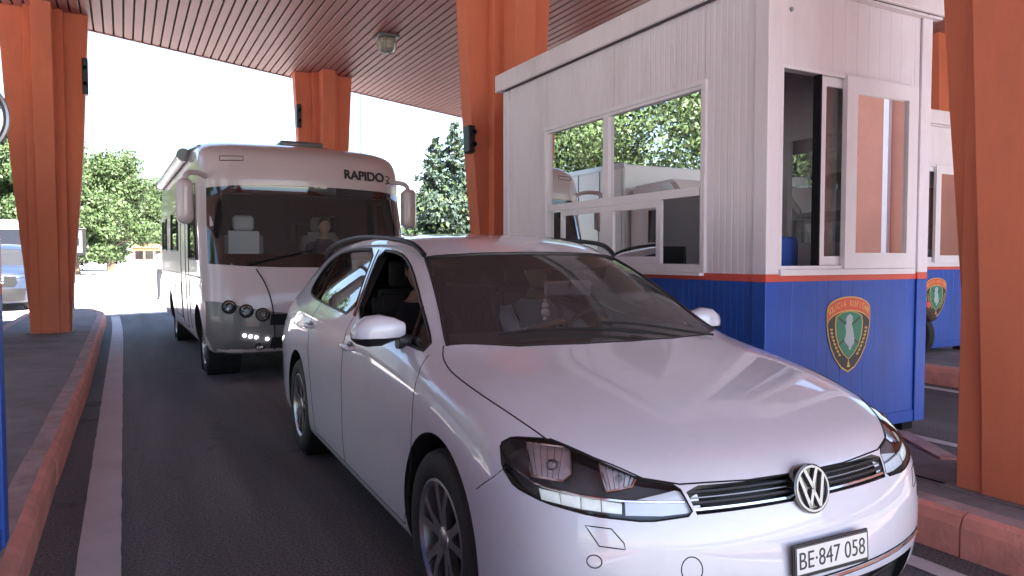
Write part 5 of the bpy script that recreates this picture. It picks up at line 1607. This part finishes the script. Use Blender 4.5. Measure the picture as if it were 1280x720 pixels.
# sign post with two boxes on the tip of the left island
t = thing('card_terminal', 'thin post carrying a framed panel and a small grey box on the left island', 'terminal', (-.99, 18.45, K))
bm = bmesh.new(); tube(bm, (0, 0, 0), (0, 0, 1.76), .028, n=12); obj('post', bm, 'steel', t, smooth=True, angle=50)
bm = bmesh.new(); box(bm, .0, .26, -.09, .04, 1.18, 1.78, bev=.015); obj('display_case', bm, 'black_plastic', t)
bm = bmesh.new(); box(bm, .04, .20, -.094, -.0905, 1.24, 1.72); obj('display_face', bm, 'steel', t)
bm = bmesh.new(); box(bm, .08, .14, -.100, -.0945, 1.40, 1.56); obj('display_mark', bm, 'gap', t)
bm = bmesh.new(); box(bm, -.14, .06, -.12, -.03, .58, 1.10, bev=.012); obj('control_box', bm, 'rv_grey', t)
bm = bmesh.new(); lathe(bm, [(.001, 0), (.11, 0), (.11, .012), (.001, .012)], 20); obj('base_plate', bm, 'steel', t)

def standing_person(label, loc, rotz, top, trousers):
    t = thing('person', label, 'person', loc, rotz)
    J = {'pelvis': ((0, 0, .92), (.15, .10), None), 'waist': ((0, 0, 1.08), (.135, .10), 'pelvis'), 'chest': ((0, 0, 1.26), (.165, .115), 'waist'), 'collar': ((0, 0, 1.39), (.10, .08), 'chest'), 'neck': ((.01, 0, 1.46), .05, 'collar'), 'nk': ((.02, 0, 1.51), .048, 'neck')}
    for s, n in ((1, 'l'), (-1, 'r')):
        J['sh' + n] = ((0, s * .19, 1.36), .058, 'collar'); J['el' + n] = ((-.03, s * .25, 1.09), .04, 'sh' + n); J['wr' + n] = ((.05, s * .26, .86), .026, 'el' + n)
        J['pa' + n] = ((.07, s * .26, .80), (.033, .018), 'wr' + n)
        for k in range(4): J['f%d%s' % (k, n)] = ((.055 + .018 * k, s * .26, .735 + .006 * abs(k - 1.5)), .0085, 'pa' + n)
        J['th' + n] = ((.105, s * .25, .80), .009, 'wr' + n)
        J['hi' + n] = ((0, s * .09, .90), .088, 'pelvis'); J['kn' + n] = ((.03, s * .10, .49), .058, 'hi' + n); J['an' + n] = ((-.02, s * .11, .09), .042, 'kn' + n); J['to' + n] = ((.14, s * .12, .035), .035, 'an' + n)
    me = person_bm(J, 1)
    for k in (top, 'skin', trousers, 'black_plastic'): me.materials.append(M[k])
    for p_ in me.polygons:
        c = p_.center
        p_.material_index = 3 if c.z < .10 else 1 if (c.z > 1.455 or (abs(c.y) > .2 and c.z < 1.0)) else 2 if c.z < .98 else 0
    b = bpy.data.objects.new('body', me); COL.objects.link(b); b.parent = t
    hb = obj('head', head_mesh(), 'skin', t, smooth=True, angle=180, loc=(.035, 0, 1.60))
    bm = bmesh.new(); bmesh.ops.create_uvsphere(bm, u_segments=20, v_segments=14, radius=1)
    for v in bm.verts: v.co = (v.co.x * .104 - .010, v.co.y * .083, v.co.z * .122 + .008)
    bmesh.ops.bisect_plane(bm, geom=bm.verts[:] + bm.edges[:] + bm.faces[:], plane_co=(.045, 0, .035), plane_no=(.75, 0, -.66), clear_outer=True)
    obj('hair', bm, 'hair', hb, smooth=True)
    return t
M['cloth_pink'] = mat('cloth_pink', (.62, .42, .44), rough=.85)
standing_person('person in a pale pink top and dark trousers standing beyond the motorhome', (1.06, 25.6, 0), radians(-100), 'cloth_pink', 'cloth_dark')

# orange kiosk far away
t = thing('kiosk', 'small orange kiosk with dark windows far away before the trees', 'kiosk', (2.75, 100, 0))
bm = bmesh.new(); box(bm, -1.75, 1.75, 0, 2.6, 0, 1.15); box(bm, -1.75, -1.55, 0, 2.6, 1.15, 2.25); box(bm, 1.55, 1.75, 0, 2.6, 1.15, 2.25); box(bm, -.65, -.45, 0, .1, 1.15, 2.25); box(bm, .45, .65, 0, .1, 1.15, 2.25); box(bm, -1.75, 1.75, 0, 2.6, 2.25, 2.55)
obj('wall', bm, 'orange', t)
bm = bmesh.new()
pr = [(-1.95, 2.55), (1.95, 2.55), (1.8, 2.75), (1.2, 2.98), (0, 3.08), (-1.2, 2.98), (-1.8, 2.75)]
extrude_poly([(x, -.2, z) for x, z in pr], (0, 1, 0), 3.0, bm); obj('roof', bm, 'orange', t)
for x0, x1 in ((-1.55, -.65), (-.45, .45), (.65, 1.55)):
    bm = bmesh.new(); box(bm, x0, x1, .05, .07, 1.16, 2.24); obj('window', bm, 'gloss_black', t)

# lamp post behind the canopy edge
t = thing('lamp_post', 'slim pale blue lamp post seen between canopy edge and motorhome roof', 'lamp post', (10.35, 35, 0))
M['post_blue'] = mat('post_blue', (.13, .17, .27), rough=.5)
bm = bmesh.new(); tube(bm, (0, 0, 0), (0, 0, 10.5), .11, .085, n=14); obj('mast', bm, 'post_blue', t, smooth=True, angle=50)
bm = bmesh.new(); polytube(bm, [(0, 0, 10.4), (-.4, 0, 10.8), (-1.5, 0, 10.95)], .04, 8); obj('arm', bm, 'post_blue', t, smooth=True)
bm = bmesh.new(); box(bm, -2.1, -1.4, -.13, .13, 10.88, 11.0, bev=.03); obj('lamp_head', bm, 'steel', t)

# parked motorbike by the far booth
t = thing('motorbike', 'brown motorbike parked on the kerb beside the far booth', 'motorbike', (7.53, 5.0, K), radians(102))
M['brown_paint'] = mat('brown_paint', (.10, .06, .045), rough=.4, coat=.5)
for x in (0, 1.22):
    bm = bmesh.new(); lathe(bm, [(.22, -.04), (.27, -.05), (.295, -.03), (.30, 0), (.295, .03), (.27, .05), (.22, .04)], 32, 'y', closed=True)
    w = obj('wheel', bm, 'rubber', t, smooth=True, angle=50, loc=(x, 0, .30))
    bm = bmesh.new(); lathe(bm, [(.205, -.03), (.225, -.035), (.225, .035), (.205, .03)], 32, 'y', closed=True); lathe(bm, [(.001, -.05), (.05, -.05), (.05, .05), (.001, .05)], 16, 'y')
    for k in range(6): a = k * pi / 3; tube(bm, (0, 0, 0), (.21 * cos(a), 0, .21 * sin(a)), .012, n=6)
    obj('rim', bm, 'chrome', w, smooth=True, angle=30)
    bm = bmesh.new(); polytube(bm, [(x + .33 * cos(a), 0, .30 + .33 * sin(a)) for a in [radians(30 + 15 * k) for k in range(9)]], .05, 8); obj('mudguard', bm, 'brown_paint', t, smooth=True)
bm = bmesh.new(); polytube(bm, smooth_loop([(-.10, 0, .82), (.25, 0, .74), (.55, 0, .76)], 2, False), .10, 12); obj('saddle', bm, 'gap', t, smooth=True)
bm = bmesh.new(); bmesh.ops.create_uvsphere(bm, u_segments=18, v_segments=12, radius=1)
for v in bm.verts: v.co = (v.co.x * .26 + .74, v.co.y * .13, v.co.z * .14 + .84)
obj('tank', bm, 'brown_paint', t, smooth=True)
bm = bmesh.new(); box(bm, .38, .82, -.14, .14, .26, .62, bev=.05); obj('engine', bm, 'steel', t, smooth=True, angle=40)
bm = bmesh.new(); polytube(bm, [(1.22, 0, .30), (1.0, 0, .92), (.96, 0, 1.0)], .03, 8); polytube(bm, [(.92, -.27, 1.0), (.98, 0, 1.02), (.92, .27, 1.0)], .014, 8); obj('fork', bm, 'chrome', t, smooth=True)
bm = bmesh.new(); tube(bm, (-.05, -.13, .30), (.6, -.13, .27), .045, .035, 12); obj('exhaust', bm, 'chrome', t, smooth=True)
bm = bmesh.new(); box(bm, -.24, -.18, -.05, .05, .60, .66, bev=.01); obj('tail_light', bm, 'booth_red', t)

# white box lorry in the left lane (mirrored in the booth windows)
t = thing('box_lorry', 'white box lorry waiting in the left lane, mirrored in the booth windows', 'lorry', (-3.45, 9.6, 0), radians(-90))
bm = bmesh.new(); box(bm, -7.6, -2.0, -1.2, 1.2, 1.0, 3.15, bev=.03); obj('box_body', bm, 'van_paint', t)
for s in (-1, 1):
    bm = bmesh.new(); box(bm, -7.62, -1.98, s * 1.17, s * 1.225, 3.08, 3.18); box(bm, -7.62, -1.98, s * 1.17, s * 1.225, .98, 1.08)
    for k in range(8): box(bm, -7.6 + k * .79, -7.56 + k * .79, s * 1.19, s * 1.215, 1.08, 3.08)
    obj('side_rail', bm, 'steel', t)
bm = bmesh.new(); extrude_poly([(x, -1.12, z) for x, z in ((-1.9, .55), (-1.9, 2.7), (-.7, 2.75), (-.25, 2.2), (-.05, 1.6), (0, .45))], (0, 1, 0), 2.24, bm); bmesh.ops.bevel(bm, geom=bm.edges[:], offset=.07, segments=3, affect='EDGES')
obj('cab', bm, 'van_paint', t, smooth=True, angle=50)
bm = bmesh.new(); bm.faces.new([bm.verts.new(v) for v in ((-.04, -.98, 1.62), (-.04, .98, 1.62), (-.24, .9, 2.18), (-.24, -.9, 2.18))]); bmesh.ops.translate(bm, verts=bm.verts, vec=(.02, 0, .02)); bmesh.ops.solidify(bm, geom=bm.faces[:], thickness=.01); obj('windscreen', bm, 'gloss_black', t)
for s in (-1, 1):
    bm = bmesh.new(); box(bm, -1.3, -.45, s * 1.115, s * 1.13, 1.6, 2.2); obj('cab_window', bm, 'gloss_black', t)
    bm = bmesh.new(); box(bm, -.2, -.1, s * 1.2, s * 1.38, 1.6, 2.15, bev=.03); obj('door_mirror', bm, 'black_plastic', t)
    for x in (-1.0, -5.9): 
        w = wheel(t, x, s * 1.0, s); w.scale = (1.45, 1.3, 1.45); w.location.z = .458
bm = bmesh.new(); box(bm, -7.4, -.2, -.5, .5, .5, .98); obj('chassis', bm, 'gap', t)
# border office to the right, unseen; wall and downpipe shaped for the booth-pane reflection
t = thing('border_office', 'long pinkish office building right of the lanes with dark windows', 'building', (17.2, -13, 0))
M['office_wall'] = mat('office_wall', (.52, .23, .16), rough=.85, var=.1, scale=1)
bm = bmesh.new(); box(bm, 0, 6, 0, 18.6, 0, 1.0); box(bm, 0, 6, 0, 18.6, 2.4, 6.6); box(bm, 0.001, 6, 6.0, 7.7, 1.0, 2.4)
for k in range(8): box(bm, .0, 6, k * 2.5 + .0, k * 2.5 + 1.1, 1.0, 2.4)
obj('wall', bm, 'office_wall', t)
bm = bmesh.new(); box(bm, -.4, 6.4, -.4, 19.0, 6.6, 6.9); obj('roof', bm, 'slat', t)
bm = bmesh.new(); box(bm, -.14, -.01, 6.86, 7.0, 0, 6.6); obj('downpipe', bm, 'upvc', t)
for k in (0, 1, 3, 4, 5, 6):
    bm = bmesh.new(); box(bm, .10, .14, k * 2.5 + 1.1, k * 2.5 + 2.5, 1.0, 2.4); w = obj('window', bm, 'gloss_black', t)
    bm = bmesh.new(); box(bm, .04, .09, k * 2.5 + 1.1, k * 2.5 + 1.18, 1.0, 2.4); box(bm, .04, .09, k * 2.5 + 2.42, k * 2.5 + 2.5, 1.0, 2.4); box(bm, .04, .09, k * 2.5 + 1.76, k * 2.5 + 1.84, 1.0, 2.4); box(bm, .04, .09, k * 2.5 + 1.18, k * 2.5 + 1.76, 2.32, 2.4); box(bm, .04, .09, k * 2.5 + 1.84, k * 2.5 + 2.42, 2.32, 2.4)
    obj('window_frame', bm, 'upvc', w)

# ------------------------------------------------------------------ trees, hills
def leaf_mesh(name, clumps, n, size, seed, mats):
    """many small leaf faces through the volume of the clumps"""
    r = np.random.default_rng(seed)
    cl = np.array(clumps)                       # x,y,z,rx,ry,rz
    vol = cl[:, 3] * cl[:, 4] * cl[:, 5]
    idx = r.choice(len(cl), n, p=vol / vol.sum())
    d = r.normal(size=(n, 3)); d /= np.linalg.norm(d, axis=1)[:, None]
    rad = r.random(n) ** .40
    # lumpy surface
    w = 1 + .22 * np.sin(d[:, 0] * 7 + idx * 2.1) * np.cos(d[:, 1] * 6 + idx) + .15 * np.sin(d[:, 2] * 11 + idx)
    c = cl[idx, :3] + d * (rad * w)[:, None] * cl[idx, 3:6]
    a = r.normal(size=(n, 3)) + d * .7; a /= np.linalg.norm(a, axis=1)[:, None]
    t = np.cross(a, r.normal(size=(n, 3))); t /= np.linalg.norm(t, axis=1)[:, None]
    b = np.cross(a, t)
    s = size * (.6 + .8 * r.random(n))[:, None]
    P = np.stack([c - t * s, c + b * s * .55, c + t * s, c - b * s * .55], 1).reshape(-1, 3)
    me = bpy.data.meshes.new(name)
    me.vertices.add(4 * n); me.vertices.foreach_set('co', P.astype(np.float32).ravel())
    me.loops.add(4 * n); me.loops.foreach_set('vertex_index', np.arange(4 * n, dtype=np.int32))
    me.polygons.add(n); me.polygons.foreach_set('loop_start', np.arange(0, 4 * n, 4, dtype=np.int32))
    me.update(); me.validate()
    for k in mats: me.materials.append(M[k])
    if len(mats) > 1: me.polygons.foreach_set('material_index', (r.random(n) < .35).astype(np.int32))
    return me
def broad_tree(label, x, y, h, rad, seed, leaves=5200, mats=('leaf_a', 'leaf_b'), group='broad-leaved trees', low=.12, size=.30):
    rnd = random.Random(seed)
    t = thing('broadleaf_tree', label, 'tree', (x, y, 0), rnd.uniform(0, 6), group)
    bm = bmesh.new(); top = h * .55
    polytube(bm, [(0, 0, 0), (rad * .03, 0, top * .4), (-rad * .03, rad * .03, top), (0, 0, h * .8)], .1, 8, rs=[h * .030, h * .022, h * .014, h * .004])
    cl = [(0, 0, h * .60, rad * .62, rad * .62, h * .34)]
    for k in range(11):
        a = 2.4 * k + rnd.uniform(-.3, .3); z = h * (low + .14 + .72 * (k / 10) ** .9); q = rad * (.66 if z < h * .6 else .66 * (1 - (z / h - .6) * 1.6)); q = max(q, rad * .12)
        e = (q * cos(a), q * sin(a), min(z, h * .90))
        cl.append((*e, rad * rnd.uniform(.30, .44), rad * rnd.uniform(.30, .44), h * rnd.uniform(.10, .16)))
        polytube(bm, [(0, 0, min(z * .6, top)), (e[0] * .5, e[1] * .5, z * .8), (e[0] * .9, e[1] * .9, z)], .1, 5, rs=[h * .011, h * .006, h * .002])
    obj('trunk', bm, 'bark', t, smooth=True)
    o = bpy.data.objects.new('crown', leaf_mesh('crown', cl, leaves, size, seed, mats)); COL.objects.link(o); o.parent = t
    return t
def conifer(label, x, y, h, rad, seed, leaves=9000, mats=('leaf_c', 'leaf_b')):
    rnd = random.Random(seed)
    t = thing('spruce_tree', label, 'tree', (x, y, 0), 0, 'spruces behind the booth')
    bm = bmesh.new(); tube(bm, (0, 0, 0), (0, 0, h * .98), h * .02, .01, 8)
    cl = []
    n = 26
    for k in range(n):
        z = h * (.10 + .88 * k / n); rr = rad * (1 - (z / h)) ** .85 + .05
        m = max(3, int(7 * (1 - k / n)) + 2)
        for j in range(m):
            a = 2 * pi * j / m + k * 1.3 + rnd.uniform(-.2, .2); L = rr * rnd.uniform(.75, 1.12)
            e = (L * cos(a), L * sin(a), z - L * .10)
            cl.append((e[0] * .62, e[1] * .62, z - L * .06, L * .42 * abs(cos(a)) + .10, L * .42 * abs(sin(a)) + .10, .13 + .04 * L))
            if k % 2 == 0: tube(bm, (0, 0, z), e, .02, .005, 4, caps=False)
    obj('trunk', bm, 'bark', t, smooth=True)
    o = bpy.data.objects.new('crown', leaf_mesh('crown', cl, leaves, .12, seed, mats)); COL.objects.link(o); o.parent = t
    return t
TL = [(-10.4, 76, 14.5, 5.2, 'tall tree seen in the gap left of the left column'), (-5.2, 72, 12.6, 4.6, 'tallest broad tree just right of the left column'), (-1.2, 84, 12.6, 4.4, 'middle tree of the row beyond the pale yard'), (2.0, 112, 12.6, 5.2, 'tree right behind the small orange kiosk'),
      (-8.0, 96, 15.5, 6, 'tree rising behind the row left of the kiosk'), (6.6, 118, 13, 5.5, 'tree at the right end of the row, partly behind the motorhome'), (-3.2, 66, 7.2, 3.2, 'low bushy tree at the foot of the tree row')]
for i, (x, y, h, r_, lb) in enumerate(TL): broad_tree(lb, x, y, h, r_, 11 + i, leaves=38000, size=.145, group=None, low=.0)
bpy.context.view_layer.update()
# bigger row to the left, outside the frame, seen in the booth windows and car paint
LL = [(-24, 22, 15, 6), (-27, 34, 17, 7), (-25, 46, 16, 6.5), (-19, 55, 15, 6), (-30, 8, 14, 6), (-29, -8, 15, 6), (-13, 60, 13, 5)]
LN = ['big tree left of the lanes, beside the box lorry', 'tallest tree left of the lanes, beyond the box lorry', 'big tree left of the lanes, third past the box lorry', 'big tree left of the lanes, nearest the off-road car', 'big tree left of the lanes, level with the guard booths', 'rearmost big tree left of the lanes, behind the camera', 'smaller tree left of the lanes, behind the white van']
for i, (x, y, h, r_) in enumerate(LL): broad_tree(LN[i], x, y, h, r_, 31 + i, leaves=24000, size=.17, group='trees left of the lanes', low=.0)
conifer('blue-green spruce with pointed top left of the column behind the booth', 12.25, 30.2, 6.9, 2.1, 51, 17000)
conifer('second spruce, darker and taller, touching the column behind the booth', 13.25, 30.4, 7.7, 1.9, 52, 17000)
broad_tree('light green bushy tree below the spruces behind the motorhome', 10.6, 25.6, 3.9, 1.9, 53, leaves=14000, size=.09, mats=('leaf_c', 'leaf_a'), group=None, low=.02)
# low hills round the site
bm = bmesh.new(); N = 96; rr = random.Random(8)
A = []; B = []; Cc = []
for k in range(N):
    a = 2 * pi * k / N; hh = 9 + 5 * sin(a * 3 + 1) + 3 * sin(a * 7) + rr.uniform(-.8, .8)
    A.append(bm.verts.new((330 * sin(a), 330 * cos(a), -1))); B.append(bm.verts.new((430 * sin(a), 430 * cos(a), hh))); Cc.append(bm.verts.new((600 * sin(a), 600 * cos(a), -2)))
for k in range(N):
    j = (k + 1) % N; bm.faces.new((A[k], A[j], B[j], B[k])); bm.faces.new((B[k], B[j], Cc[j], Cc[k]))
M['hill_green'] = mat('hill_green', (.10, .13, .07), rough=.95, var=.4, scale=.05)
struct(obj('hills', bm, 'hill_green', smooth=True, angle=60))
